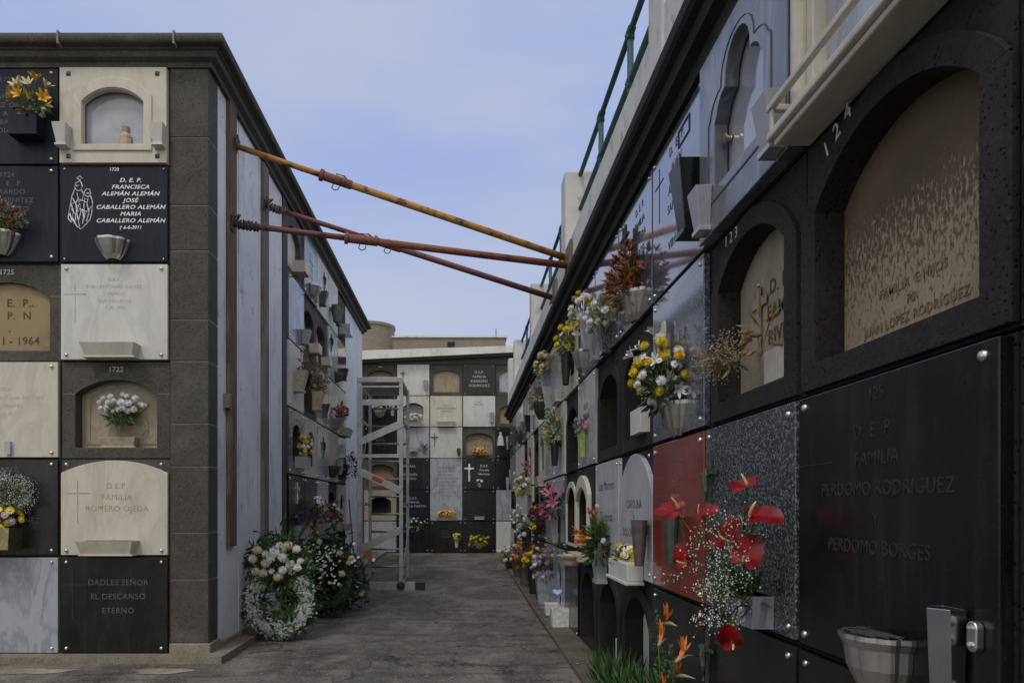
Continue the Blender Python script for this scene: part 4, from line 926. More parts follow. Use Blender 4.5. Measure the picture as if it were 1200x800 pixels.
# third row
loc, rz, W, H = cellpos('R', 1, 2); BLK = -.03
r_ = plaque('R', 1, 2, 'black_granite', label='large black granite Familia Perdomo Rodriguez plaque with a silver bowl and tall vase', txt='125', tsize=.045, tmat='engraved_dim', tz=.715, bs=1.15, bm=.04)
text('D  E  P', .052, 'engraved_dim', r_, -.02, -.0306, .630); text('FAMILIA', .050, 'engraved_dim', r_, 0, -.0306, .560)
text('PERDOMO RODRIGUEZ', .050, 'engraved_dim', r_, .010, -.0306, .485, wide=.98); text('Y', .05, 'engraved_dim', r_, 0, -.0306, .408); text('PERDOMO BORGES', .050, 'engraved_dim', r_, -.01, -.0306, .338, wide=.95)
q = MB(); q.box(-.40, -.21, -.0315, -.0295, .535, .538); q.build('incised_line', 'engraved_dim', r_)
q = MB(); pr_ = [(.052, .0), (.070, .016), (.092, .05), (.098, .085), (.110, .10), (.110, .108), (.100, .108), (.09, .07)]
pr_ = [(a_*1.0, b_*1.35) for a_, b_ in pr_]; pr_ = [(a_*.93, b_) for a_, b_ in pr_]; q.lathe(pr_, 32, (.055, -.031, -.03), a0=PI, a1=2*PI, flute=.05, nf=12); q.build('flower_bowl', 'steel', r_, smooth=False)
q = MB()
for k in range(5): a = .02*k; q.tube([(-.02+.018*k, -.033, .116), (.015+.02*k, -.12+abs(k-2)*.01, .118), (.06+.015*k, -.033, .116)], .0014, 5)
for k in range(3): q.tube([(.055-.092+.014*k, -.055-.022*k, .117), (.055+.092-.014*k, -.055-.022*k, .117)], .0022, 5)
q.build('bowl_grid', 'dark_iron', r_)
q = MB()
vv = []
for (hx, z_, dpt) in ((.024, -.20, .018), (.036, .210, .035), (.033, .210, .030), (.022, -.15, .015)):
    i_ = .0 if z_ != .210 or hx == .036 else .004
    vv += [(.295-hx, -.036-dpt, z_), (.295, -.060-dpt, z_), (.295+hx, -.036-dpt, z_), (.295+hx, -.036+i_*-1, z_), (.295-hx, -.036+i_*-1, z_)]
ff = [(4, 3, 2, 1, 0)]+[(a+k, a+(k+1) % 5, a+5+(k+1) % 5, a+5+k) for a in (0, 5, 10) for k in range(5)]
q.add(vv, ff); q.build('tall_vase', 'polished_steel', r_, bevel=.002)
q = MB(); q.prism([(.358+.014*math.cos(t_)+0, .15+.014*math.sin(t_)+(.028 if t_ < PI else -.005)) for t_ in [2*PI*k/20 for k in range(20)]], -.048, -.0305)
q.box(.24, .29, -.06, -.05, .07, .13) if 0 else None
q.build('vase_bracket', 'steel', r_, bevel=.003)
for z_ in (.145, .178): q = MB(); q.lathe([(.007, -.048), (.006, -.053), (.0005, -.055)], 10, (.358, 0, z_), 'y'); q.build('screw', 'steel', r_)
r_ = plaque('R', 2, 2, 'speckled_granite', label='salt-and-pepper granite plaque behind the red anthuriums', bs=1.1, vases=[('box', .17, .02, 1.05, 'grey_marble')], cr=None)
cross(r_, -.33, .36, .27, 'bronze', -.035, fancy=1)
r_ = plaque('R', 3, 2, 'red_granite', label='polished red granite plaque with faint lettering and a grey cone vase', txt='D. E. P.\nFAMILIA\nGARCIA PEREZ\n\nY HERMANOS', tsize=.05, tmat='engraved_red', tz=.56, tx=-.03, space=1.5, bs=1.15, vases=[('cone', .10, .16, .95, 'bronze')])
r_ = plaque('R', 4, 2, 'pale_marble', 'round', label='white marble plaque with a round top and an engraved Gonzalez name', txt='CAROLINA\nY\nDOLORES MARIA\nDE\nGONZALEZ\n1958', tsize=.072, tmat='engraved_grey', tz=.47, space=1.2, bolt=True, bs=1, bm=.05, vases=[('cone', .37, .10, 1.1, 'brown_plastic')])
q = MB(); q.prism([(-.28, .0), (.24, .0), (.24, .10), (-.28, .10)], -.125, -.031); q.prism([(-.30, -.02), (.26, -.02), (.26, -.001), (-.30, -.001)], -.14, -.031); q.build('flower_trough', 'white_marble', r_, bevel=.005)
plaque('R', 5, 2, 'pale_marble', label='pale grey marble plaque with script lettering, beside the orange bird-of-paradise bouquet', txt='Luis Marrero\n\nTu esposa', tsize=.10, tmat='engraved_grey', tz=.62, shear=.2, space=1.1)
r_ = plaque('R', 6, 2, 'basalt_black', 'window', label='black stone niche with a cream moulded arch and a round bowl, behind the orange bouquet', ow=.52, pane='interior_dark', bolt=False, th=.04)
q = MB(); q.holed(arch(.66, .09, .52, .16), arch(.53, .149, .47, .11), -.075, -.04); q.build('arch_moulding', 'cream_marble', r_, bevel=.005)
q = MB(); q.lathe([(.06, -.07), (.07, -.055), (.07, -.03), (.12, .0), (.125, .012), (.11, .014), (.09, -.01)], 24, (.1, -.16, .02)); q.box(-.3, .3, -.14, -.04, -.01, .04); q.build('round_bowl', 'terracotta', r_, smooth=False)
f = frame('R', 7, 2, 'interior_dark', ow=.56, zs=.46, rise=.15, cdepth=.19)
q = MB(); q.holed(arch(.66, .06, .47, .19), arch(.57, .084, .46, .15), -.035, -.0185); q.build('arch_moulding', 'cream_marble', f)
plaque('R', 8, 2, 'slate_marble', label='polished slate-blue plaque behind the pink lilies, third row of right wall', vases=[('tall', -.05, .05, 1.2, 'grey_marble')])
plaque('R', 9, 2, 'grey_marble'); plaque('R', 10, 2, 'black_granite', 'window', ow=.42, pane='glass_dark', vases=[('trough', 0, .7, 1.3, 'cream_marble')])
frame('R', 11, 2, 'interior_dark', ow=.5); plaque('R', 12, 2, 'cream_marble', vases=[('trough', 0, .62, 1.5, 'grey_marble')])
# bottom row
r_ = plaque('R', 1, 3, 'black_granite', txt='D. E. P.', tsize=.06, tmat='engraved_dim')
r_ = plaque('R', 2, 3, 'black_granite', label='black granite plaque below the hanging anthurium, with a small bronze crucifix', txt='D. E. P.\nFAMILIA\nCRUZ', tsize=.065, tmat='engraved_dim', tz=.5, tx=.05, bs=1.1)
cross(r_, -.36, .40, .26, 'bronze', -.035, fancy=1)
plaque('R', 3, 3, 'black_granite', label='black granite plaque behind the bird-of-paradise flowers near the ground', txt='III\n\nD. E. P.\n\nFAMILIA', tsize=.055, tmat='engraved_dim', tz=.66, bs=1.1)
for c in (4, 5, 6): frame('R', c, 3, ['white_marble', 'interior_dark', 'ochre_plaster'][c-4], ow=.60, zb=.06, zs=.46, rise=.17, cdepth=[.10, .18, .15][c-4], cleft=0)
loose('R', 5, 3, .12, .065, -.16, 'white marble box on the sill of a black ground-level niche', mat='white_marble', s=1.7)
plaque('R', 7, 3, 'black_granite', label='glossy black plaque mirroring the blue heart, bottom row of right wall')
plaque('R', 8, 3, 'grey_marble', 'window', label='light grey plaque with a narrow arched recess behind the blue heart', ow=.30, pane='grey_marble')
plaque('R', 9, 3, 'grey_marble', label='light grey plaque behind the potted lilac chrysanthemums, bottom row')
for c in (10, 11, 12): plaque('R', c, 3, ['black_granite', 'navy_granite', 'grey_marble'][c-10])
rd = random.Random(77)
for c in range(13, 18):
    for r in range(4):
        k = rd.random()
        if k < .3: frame('R', c, r, rd.choice(['beige_marble', 'interior_dark', 'ochre_plaster']), ow=.58, zs=.46, rise=.15)
        else: plaque('R', c, r, rd.choice(['grey_marble', 'white_marble', 'black_granite', 'slate_marble', 'cream_marble']), bolt=c < 15, vases=[(rd.choice(['shell', 'taper', 'cone']), rd.uniform(-.2, .2), rd.uniform(.03, .2), 1.2, rd.choice(['steel', 'grey_marble', 'bronze']))])

# ---- bouquets of the right wall
bq('R', 4, 0, .05, .13, 'bouquet of rust-brown dried fern leaves above a fluted silver bowl', [('tuft', 'rust', 40, 1.7)], r=(.24, .13, .16), h=.13, leaves=120, leafmat='dry_leaf', out=.14, seed=41, stem='stem_dry', leaflen=.09, lw=.012)
bq('R', 5, 0, .14, .18, 'white hydrangeas with pale green leaves on the dark stone planter', [('mum', 'white', 14, 1.1), ('mum', 'green_white', 10, 1)], r=(.34, .13, .12), h=.08, leaves=50, leafmat='leaf_pale', out=.13, seed=42)
bq('R', 6, 0, .14, .38, 'white and yellow flowers in the tall grey vase, top row', [('mum', 'white', 12, 1.1), ('mum', 'yellow', 6, 1), ('tuft', 'lilac', 8, 1)], r=(.28, .14, .16), h=.12, leaves=40, leafmat='leaf_pale', out=.14, seed=43)
bq('R', 7, 0, .15, .36, 'yellow flowers over green stems in a black hanging vase, top row', [('mum', 'yellow', 12, 1.1), ('daisy', 'white', 6, 1)], r=(.24, .14, .15), h=.09, leaves=90, leafmat='leaf_pale', out=.16, seed=44)
bq('R', 9, 0, -.1, .5, 'yellow and white bunch high on the wall, left of the pale stone shelf', [('mum', 'cream', 10, 1.2), ('mum', 'white', 5, 1.2)], r=(.32, .14, .14), h=.1, leaves=60, leafmat='leaf_pale', out=.17, seed=45, sep=False)
bq('R', 10, 0, .0, .25, 'faded pink dried bouquet in a bronze bowl, far top row', [('tuft', 'dusty', 14, 1.5), ('mum', 'pink', 3, .8)], r=(.34, .16, .2), h=.1, leaves=60, leafmat='dry_leaf', out=.18, seed=46, sep=False)
bq('R', 8, 1, .1, .42, 'trailing green and cream foliage in a black cone vase', [('tuft', 'cream', 16, 1.4)], r=(.34, .17, .26), h=.06, leaves=170, leafmat='leaf_pale', out=.16, seed=47, sep=False, leaflen=.08)
bq('R', 6, 1, .0, .29, 'lilac-pink flowers in the lime-green vase', [('mum', 'lilac', 9, .8), ('daisy', 'pink', 5, .8)], r=(.18, .08, .08), h=.06, leaves=16, out=.1, seed=48)
bq('R', 3, 1, .03, .14, 'large bouquet of yellow and white chrysanthemums in the fluted silver bowl', [('mum', 'yellow', 16, .85), ('mum', 'deep_yellow', 5, .8), ('mum', 'white', 12, .9), ('lily', 'white', 5, .7), ('daisy', 'white', 12, .7)], r=(.22, .20, .19), h=.17, leaves=110, leafmat='leaf_dark', out=.15, seed=49, fwd=.05)
p, rz = at('R', 3, 1, -.12, .42, .05)
root = empty('religious_plaque', p, rz, 'small cream figure card with a rounded top standing in the yellow bouquet', 'ornament')
q = MB(); q.prism(arch(.07, 0, .13, .035), -.008, 0); q.build('card', 'cream_marble', root); q = MB(); q.tube([(0, -.012, .01), (0, -.014, .06), (0, -.012, .09), (0, -.012, .115)], [.022, .018, .009, .011], 8); q.build('relief_figure', 'figure_clay', root)
# dried stems in niche 2,1
bq('R', 2, 1, .02, .19, 'dried pale gypsophila reaching left out of the white marble box', [('daisy', 'cream', 4, .5)], r=(.20, .07, .08), h=.06, dx=-.20, leaves=12, gyp=420, gypcol='dusty', leafmat='dry_leaf', out=.06, seed=50, stem='stem_dry')
bq('R', 2, 1, .12, .19, 'withered orange rose and a white bud on bare stems in the marble box', [('mum', 'rust', 1, .7), ('tuft', 'rust', 1, .5), ('daisy', 'cream', 1, .6)], r=(.10, .04, .10), h=.14, leaves=8, leafmat='dry_leaf', out=.0, seed=51, stem='stem_dry')
bq('R', 4, 2, -.08, .07, 'low yellow and cream flowers in the white marble trough', [('mum', 'yellow', 9, .8), ('daisy', 'cream', 9, .9), ('daisy', 'white', 6, .8)], r=(.20, .07, .07), h=.06, leaves=40, leafmat='leaf_green', out=.11, seed=52, fwd=.01)
bq('R', 5, 2, -.02, .04, 'bouquet of orange bird-of-paradise with white blooms and trailing greenery', [('strelitzia', 'orange', 4, 1.0), ('tuft', 'orange', 4, 1.6), ('mum', 'white', 3, .7), ('lily', 'orange', 1, .7)], r=(.26, .15, .20), h=.20, leaves=260, leafmat='leaf_green', out=.12, seed=53, leaflen=.085, fern=4)
loose('R', 5, 2, -.02, -.09, .03, 'grey marble pot holding the orange bird-of-paradise bouquet', 'taper', 'grey_marble', 1.5)
bq('R', 8, 2, -.05, .36, 'bright pink lilies above dark green stems', [('lily', 'pink', 9, 1.2), ('tuft', 'cream', 5, 1), ('daisy', 'yellow', 4, 1)], r=(.26, .13, .17), h=.1, leaves=90, leafmat='leaf_green', out=.16, seed=54, leaflen=.09, sep=False)
bq('R', 12, 2, .0, .7, 'white and yellow bouquet standing out at the far end of the wall', [('mum', 'white', 10, 1.3), ('mum', 'yellow', 9, 1.3)], r=(.4, .2, .17), h=.05, leaves=70, leafmat='leaf_pale', out=.22, seed=55, sep=False)
bq('R', 10, 2, .1, .1, 'dark purple flowers with one yellow head, third row near the far end', [('mum', 'maroon', 16, 1.4), ('mum', 'yellow', 3, 1.3)], r=(.4, .14, .2), h=.2, leaves=80, leafmat='leaf_dark', out=.16, seed=56, sep=False)
bq('R', 13, 2, .0, .1, 'white orchid sprays in a dark vase near the far end', [('mum', 'white', 14, 1.2)], r=(.3, .18, .25), h=.15, leaves=40, leafmat='leaf_dark', out=.25, seed=57, sep=False)
bq('R', 12, 1, .0, .2, 'small magenta flowers in a far second-row plaque', [('mum', 'pink', 10, .9)], r=(.2, .12, .16), h=.05, leaves=20, out=.12, seed=58, sep=False)

# ---- anthurium arrangement on the speckled granite
(px_, py_, pz_), rz = at('R', 2, 2, .17, .12, .07)
root = empty('flower_arrangement', (px_, py_, pz_), rz, 'arrangement of red anthuriums and tiny white gypsophila on the speckled granite', 'bouquet')
inv = (Matrix.Translation((px_, py_, pz_)) @ Matrix.Rotation(rz, 4, 'Z')).inverted()
def spathe():
    q = MB(); R0 = .055; vs_, fs_ = [(0, 0, -.004)], []
    nr, na = 4, 20
    for i in range(1, nr+1):
        for k in range(na):
            t_ = 2*PI*k/na; rr = (1+.42*math.cos(t_)**3-.30*math.exp(-((t_-PI)/.38)**2)+.05*math.cos(2*t_))*R0*i/nr
            x, y = rr*math.cos(t_)+.008, rr*math.sin(t_)*.95
            vs_.append((x, y, .010*(i/nr)**2+(.010*math.sin(3*t_)+.005*math.sin(7*t_))*(i/nr)**2-.3*max(0, x-.03)))
    for k in range(na): fs_.append((0, 1+k, 1+(k+1) % na))
    for i in range(nr-1):
        for k in range(na): a = 1+i*na; fs_.append((a+k, a+na+k, a+na+(k+1) % na, a+(k+1) % na))
    q.add(vs_, fs_); me = q.mesh('bloom', 'spathe_red')
    for p in me.polygons: p.use_smooth = True
    s_ = MB(); s_.tube([(-.012, 0, 0), (-.008, 0, .022), (.002, 0, .045), (.010, 0, .06)], [.0055, .006, .0045, .002], 8); ms = s_.mesh('spadix', 'spadix')
    for p in ms.polygons: p.use_smooth = True
    return me, ms
SP, SD = spathe()
def w_at(px, py, Y): return Vector(((px-543)*Y/850, Y, ZC+(595-py)*Y/850))
st = MB(); base = Vector((0, 0, -.02))
for (px, py, Y, nrm, s_, roll) in [(874, 570, 2.25, (-.35, -.45, .8), .85, 2.6), (883, 606, 2.2, (-.25, -.5, .8), 1.05, .2), (873, 655, 2.2, (-.45, -.85, .1), 1.0, 1.2), (858, 632, 2.3, (-.9, -.4, .1), .95, 1.7),
        (793, 598, 2.4, (-.3, -.55, .75), 1.0, 3.0), (822, 602, 2.35, (-.5, -.4, .75), .7, .6), (803, 657, 2.38, (-.8, -.6, -.1), .8, 1.9), (858, 752, 2.15, (-.2, -.85, -.5), .75, 2.0), (838, 640, 2.35, (-.6, -.7, .2), .8, 1.4)]:
    P = inv @ w_at(px, py, Y); N = inv.to_3x3() @ Vector(nrm)
    o = bpy.data.objects.new('bloom', SP); COL.objects.link(o); o.parent = root; m4 = Matrix.Translation(P) @ align(N, roll) @ Matrix.Scale(s_*.92, 4); o.matrix_local = m4
    c_ = bpy.data.objects.new('spadix', SD); COL.objects.link(c_); c_.parent = o
    mid = (base+P)*.5+Vector((0, -.03, .03 if py < 700 else .05)); q_ = P-N.normalized()*.02
    pts = [(1-t_)**2*base+2*t_*(1-t_)*mid+t_*t_*q_ for t_ in [k/8 for k in range(9)]]+[P]
    st.tube(pts, .0032, 6)
st.build('stems', 'stem_green', root, smooth=True)
rd = random.Random(8); gm = MB(); gs = MB()
for _ in range(64):
    P0 = inv @ w_at(rd.gauss(846, 21), min(728, max(600, rd.gauss(668, 36))), rd.uniform(2.15, 2.35))
    gs.tube([(rd.uniform(-.04, .04), 0, 0), (base+P0)*.5+Vector((0, -.01, .02)), P0], .0008, 3, False)
    for _k in range(15):
        q_ = P0+Vector((rd.gauss(0, .019), rd.gauss(0, .019), rd.gauss(0, .019))); s_ = rd.uniform(.0018, .0036)
        gs.tube([P0-(P0-base).normalized()*.03, q_], .0005, 3, False)
        n_ = 6
        for k in range(3):
            rt = Euler((rd.uniform(0, 3), rd.uniform(0, 3), rd.uniform(0, 3))).to_matrix()
            gm.add([q_+rt @ (Vector(a)*s_) for a in ((1, 0, 0), (.2, .8, .2), (-1, 0, 0), (-.2, -.8, .2))], [(0, 1, 2, 3)])
gm.build('tiny_blooms', 'petal_white', root); gs.build('sprig_stems', 'stem_green', root)
lf = MB()
for _ in range(26):
    d = Vector((rd.uniform(-1, 1), rd.uniform(-.9, 0), rd.uniform(-.3, 1))).normalized(); leafy(lf, rd, base+d*.03, base+d*rd.uniform(.12, .2), .018)
lf.build('leaves', 'leaf_green', root)

# ---- strelitzia and plants near the ground at the right
def big_strelitzia(loc, label):
    root = empty('flower_bouquet', loc, R_(-90), label, 'bouquet'); rd = random.Random(9); st = MB()
    for (x, y, z_, rx, rz_) in [(-.12, -.03, .44, .1, .3), (-.02, -.07, .36, -.2, 2.5), (.06, -.05, .24, .2, .8), (.14, -.04, .32, -.1, 2.2), (.02, -.10, .15, .2, 1.0)]:
        q = MB()
        q.tube([(-.0, 0, 0), (.03, 0, .012), (.08, 0, .018), (.13, 0, .012)], [.006, .011, .008, .001], 8, mat=2)
        for k in range(6):
            v_, f_ = petal(.10*rd.uniform(.8, 1.05), .016, .05, 3)
            q.merge(v_, f_, Matrix.Translation((.02+.008*k, rd.uniform(-.005, .005), .014)) @ Matrix.Rotation(rd.uniform(-.5, .5), 4, 'Z') @ Matrix.Rotation(-R_(35+15*k), 4, 'Y') @ Matrix.Rotation(rd.uniform(-1, 1), 4, 'X'), 0)
        for k in range(2):
            v_, f_ = petal(.08, .012, -.05, 3); q.merge(v_, f_, Matrix.Translation((.03+.015*k, 0, .016)) @ Matrix.Rotation(-R_(25+14*k), 4, 'Y'), 1)
        o = q.build('bloom', ['petal_orange', 'petal_blue', 'petal_dusty'], root); o.location = (x, y, z_); o.rotation_euler = (rx, 0, rz_)
        st.tube([(0, -.01, -.04), (x*.5, y*.6-.02, z_*.4), (x, y, z_)], .004, 6)
    st.build('stems', 'stem_green', root)
    lf = MB()
    for k in range(4):
        b_ = Vector((0, -.02, -.1)); t_ = Vector((-.22+.12*k, -.06, .42+.10*math.sin(k*2)))
        for j in range(26):
            p_ = b_.lerp(t_, .25+.75*j/26)
            for s_ in (-1, 1): leafy(lf, rd, p_, p_+Vector((s_*.045*(1.1-j/30), rd.uniform(-.01, .01), .018)), .014)
    for _ in range(60):
        b_ = Vector((rd.uniform(-.1, .1), rd.uniform(-.08, 0), rd.uniform(-.1, .1))); leafy(lf, rd, b_, b_+Vector((rd.uniform(-.18, .18), rd.uniform(-.14, .02), rd.uniform(0, .2))), .016)
    lf.build('leaves', 'leaf_green', root); return root
big_strelitzia((.95, 3.25, .19), 'orange bird-of-paradise flowers with fern leaves near the ground')
p = empty('flower_pot', (.93, 3.25, .035), 0, 'dark conical pot on the pavement under the bird-of-paradise flowers', 'pot')
q = MB(); q.lathe([(.045, 0), (.055, .1), (.075, .20), (.08, .205), (.07, .205), (.06, .15), (.001, .15)], 18); q.build('body', 'black_plastic', p)
rd = random.Random(10); lf = MB()
for _ in range(420):
    b_ = Vector((rd.uniform(-.09, .07), rd.uniform(-.28, .26), rd.uniform(0, .05))); leafy(lf, rd, b_, b_+Vector((rd.uniform(-.09, .05), rd.uniform(-.09, .09), rd.uniform(.03, .15))), .013)
o = lf.build('ground_plant', 'leaf_green'); o.location = (.93, 4.25, .035); o.scale = (1.2, 1.3, 1.7); tag(o, 'low tuft of feathery green foliage at the foot of the right wall', 'plant')

# ---- pots and planters along the pavement
def pot(x, y, label, bl, r=.09, h=.24, mat='grey_marble', kind='round', br=(.16, .16, .12), leaves=70, seed=1, leafmat='leaf_green', blabel=None, bh=.08):
    zg = ground_z(y)+.035
    root = empty('flower_pot', (x, y, zg), 0, label, 'pot', 'pots standing along the right pavement')
    q = MB()
    if kind == 'round': q.lathe([(r*.6, 0), (r*.62, .01), (r*.9, h*.85), (r, h*.87), (r, h), (r*.86, h), (r*.8, h*.8), (.001, h*.8)], 18)
    else:
        q.box(-r*.62, r*.62, -r*.62, r*.62, 0, h*.1); a, b_ = r*.7, r
        vv = [(s1*k, s2*k, z_) for k, z_ in ((a, h*.1), (b_, h), (b_*.85, h), (a*.85, h*.75)) for s1, s2 in ((-1, -1), (1, -1), (1, 1), (-1, 1))]
        q.add(vv, [(a_+k, a_+(k+1) % 4, a_+4+(k+1) % 4, a_+4+k) for a_ in (0, 4, 8) for k in range(4)]+[(12, 13, 14, 15)])
    q.build('body', mat, root)
    if bl: bouquet((x, y, zg+h*.8), R_(-90), blabel, bl, r=br, h=bh+.05, fwd=0, leaves=leaves, leafmat=leafmat, seed=seed, sep=False, group='bouquets in the pavement pots')
pot(.93, 8.25, 'pale stone pot of lilac chrysanthemums on the pavement', [('mum', 'lilac', 22, 1.1), ('mum', 'white', 7, 1.1), ('mum', 'cream', 5, 1.1)], r=.11, h=.42, mat='grey_marble', kind='sq', seed=61, leafmat='leaf_dark', br=(.24, .17, .2), bh=.1, blabel='lilac and white chrysanthemums in the pale pavement pot')
pot(.94, 9.5, 'dark pot with bright yellow chrysanthemums on the pavement', [('mum', 'yellow', 16, 1.2)], r=.12, h=.42, mat='black_plastic', seed=62, leafmat='leaf_dark', br=(.2, .17, .1), blabel='bright yellow chrysanthemums in a dark pavement pot')
pot(.9, 10.4, 'brown pot of orange and rust flowers on the pavement', [('mum', 'orange', 16, 1.3), ('tuft', 'rust', 12, 1.3)], r=.13, h=.40, mat='brown_plastic', seed=63, leafmat='leaf_dark', br=(.28, .22, .2), blabel='orange and rust flowers in a brown pavement pot')
pot(.88, 11.6, 'farthest but two pavement pot, brown, with reddish foliage', [('tuft', 'rust', 14, 1.4), ('mum', 'cream', 5, 1.2)], r=.12, h=.3, mat='brown_plastic', seed=64, leafmat='leaf_dark', br=(.26, .2, .2), blabel='reddish foliage and cream blooms in a far pavement pot')
pot(.85, 13.0, 'far pavement pot overflowing with white flowers', [('mum', 'white', 20, 1.2)], r=.13, h=.2, mat='black_plastic', seed=65, leafmat='leaf_dark', br=(.3, .22, .16), blabel='white flowers spilling from the farthest pavement pot')
pot(.95, 8.9, 'empty dark cylindrical pot between two flower pots', None, r=.09, h=.4, mat='black_plastic')
pot(.96, 10.9, 'tall black vase with white orchids near the far end', [('mum', 'white', 10, 1.2)], r=.09, h=.8, mat='black_plastic', seed=66, br=(.2, .15, .2), leafmat='leaf_dark', blabel='white orchids in the tall black vase')
for (x, y, lab, h_) in [(.93, 7.0, 'square white ribbed planter holding the blue heart stake', .17), (.95, 7.75, 'small white ribbed planter behind the blue heart planter', .12)]:
    root = empty('ribbed_planter', (x, y, .035), 0, lab, 'planter', 'white ribbed planters on the pavement')
    q = MB(); s_ = .085; vv = [(a*k, b_*k, z_) for k, z_ in ((s_*.9, 0), (s_, h_), (s_*.86, h_), (s_*.8, h_*.7)) for a, b_ in ((-1, -1), (1, -1), (1, 1), (-1, 1))]
    q.add(vv, [(3, 2, 1, 0)]+[(a_+k, a_+(k+1) % 4, a_+4+(k+1) % 4, a_+4+k) for a_ in (0, 4, 8) for k in range(4)]+[(12, 13, 14, 15)])
    q.build('body', 'white_plastic', root)
hr = empty('heart_stake', (.90, 6.95, .17), R_(-8), 'blue heart-shaped ornament on a thin stake in the white ribbed planter', 'ornament')
hp = [(.052*(16*math.sin(t_)**3)/16, .052*(13*math.cos(t_)-5*math.cos(2*t_)-2*math.cos(3*t_)-math.cos(4*t_))/16) for t_ in [2*PI*k/28 for k in range(28)]][::-1]
simple('heart_blue', (.10, .17, .38), .4)
q = MB(); q.prism([(x*1.5, z_*1.25+.20) for x, z_ in hp], -.006, .006); q.build('heart', 'heart_blue', hr)
q = MB(); q.prism([(x*.9, z_*.6+.20) for x, z_ in hp], -.0085, -.0062); q.build('white_label', 'white_plastic', hr)
q = MB(); q.tube([(0, 0, -.05), (0, 0, .15)], .003, 6); q.build('stake', 'white_plastic', hr)
q = MB(); q.tube([(.92, 3.35, .042), (.86, 3.42, .043), (.78, 3.40, .044)], .006, 5) if 0 else q.tube([(.66, 3.68, .01), (.74, 3.72, .013), (.80, 3.75, .045)], .005, 5)
tag(q.build('fallen_stem', 'stem_dry'), 'pale dry stem lying across the pavement edge near the camera', 'stem')
rd = random.Random(12); q = MB()
for _ in range(260):
    x = rd.choice([rd.uniform(.35, .95), rd.uniform(.6, .95), rd.uniform(-1.7, .9)]); y = rd.uniform(4.3, 16); s_ = rd.uniform(.006, .022); z_ = ground_z(y)+(.038 if x > .79 else .004); a = rd.uniform(0, 6)
    q.add([(x+s_*math.cos(a), y+s_*math.sin(a), z_), (x+s_*.5*math.cos(a+1.7), y+s_*.5*math.sin(a+1.7), z_+.004), (x-s_*math.cos(a), y-s_*math.sin(a), z_), (x-s_*.5*math.cos(a+1.7), y-s_*.5*math.sin(a+1.7), z_+.003)], [(0, 1, 2, 3)])
tag(q.build('leaf_litter', 'petal_dusty'), kind='stuff')

# ================================================================== flush masonry behind the plaques
for k, b_ in (('R', 'R'), ('A', 'A'), ('L', 'A'), ('F', 'F')):
    if MAS[k].v: part(MAS[k], 'masonry', STONE[k], BLOCK[b_])

# ================================================================== planks and steel props
def plank(y, x_th, wd, z0, z1, mat, label):
    root = empty('wooden_plank', (-1.965, y, z0), 0, label, 'plank', 'planks on the white side wall')
    q = MB(); q.box(.0, x_th, -wd/2, wd/2, 0, z1-z0); q.build('board', mat, root, bevel=.004); return root
plank(6.1, .032, .19, .85, ZC+3.42-.02, 'old_wood', 'nearer upright brown plank on the white side wall, holding two props')
plank(7.13, .03, .19, .55, ZC+3.38-.02, 'grey_wood', 'farther upright grey plank on the white side wall, with one prop')
root = bpy.data.objects['wooden_plank']
q = MB(); q.box(.0, .05, -.16, -.10, 1.14, 1.26); q.build('bracket', 'brass', root)
def prop(a, b_, m1, m2, split, label, rope):
    a, b_ = Vector(a), Vector(b_); d = (b_-a); Ln = d.length; rot = d.to_track_quat('Z', 'Y')
    root = empty('steel_prop', a, 0, label, 'prop', 'adjustable steel props across the alley'); root.rotation_euler = rot.to_euler()
    q = MB(); q.tube([(0, 0, .01), (0, 0, Ln*split)], .024, 14, ); q.build('inner_tube', m1, root, smooth=True)
    q = MB(); q.tube([(0, 0, Ln*split-.12), (0, 0, Ln-.02)], .030, 14); q.build('outer_tube', m2, root, smooth=True)
    q = MB(); q.tube([(0, 0, Ln*split-.16), (0, 0, Ln*split+.10)], .038, 14); q.tube([(0, 0, Ln*split-.18), (0, 0, Ln*split-.15)], .05, 14); q.build('collar', 'orange_rust', root)
    q = MB(); s_ = Ln*split
    q.tube([(0, -.04, s_-.05), (-.0, -.075, s_-.055), (0, -.09, s_-.03), (0, -.075, s_+.0), (0, -.045, s_+.005)], .005, 6)
    q.tube([(0, .03, s_+.06), (.0, .055, s_+.02), (0, .05, s_-.05)], .007, 6); q.build('pin_handle', 'dark_iron', root)
    q = MB()
    for k in range(7): q.tube([(0, -.0245, .25+k*.16), (0, -.0252, .25+k*.16)], .008, 8)
    q.build('pin_hole', 'interior_dark', root)
    q = MB(); q.box(-.07, .07, -.07, .07, 0, .008); q.build('base_plate', 'dark_iron', root)
    q = MB(); q.box(-.06, .06, -.06, .06, Ln-.012, Ln); q.build('end_plate', 'orange_rust', root)
    if rope:
        q = MB(); rd = random.Random(3)
        for k in range(6): q.tube([(.034*math.cos(t_), .034*math.sin(t_), .02+.03*k+.006*t_+rd.uniform(-.008, .008)) for t_ in [2*PI*j/10 for j in range(11)]], .010, 5)
        q.tube([(0, .02, .02), (.03, .06, .03), (.0, .08, .05), (-.03, .05, .02)], .010, 5); q.build('rope_binding', 'grey_wood' if rope == 1 else 'dark_iron', root)
    return root
prop((-1.93, 6.16, ZC+3.07), (.94, 6.62, ZC+2.28), 'yellow_paint', 'yellow_paint', .30, 'yellow rusty steel prop, highest of the three across the alley', 0)
prop((-1.93, 6.08, ZC+2.38), (.94, 6.5, ZC+2.17), 'red_oxide', 'orange_rust', .38, 'dark red steel prop running almost level, nearest of the three', 2)
prop((-1.932, 7.08, ZC+2.95), (.94, 7.6, ZC+2.20), 'red_oxide', 'red_oxide', .42, 'dark red steel prop tied to the farther plank, sloping down right', 1)
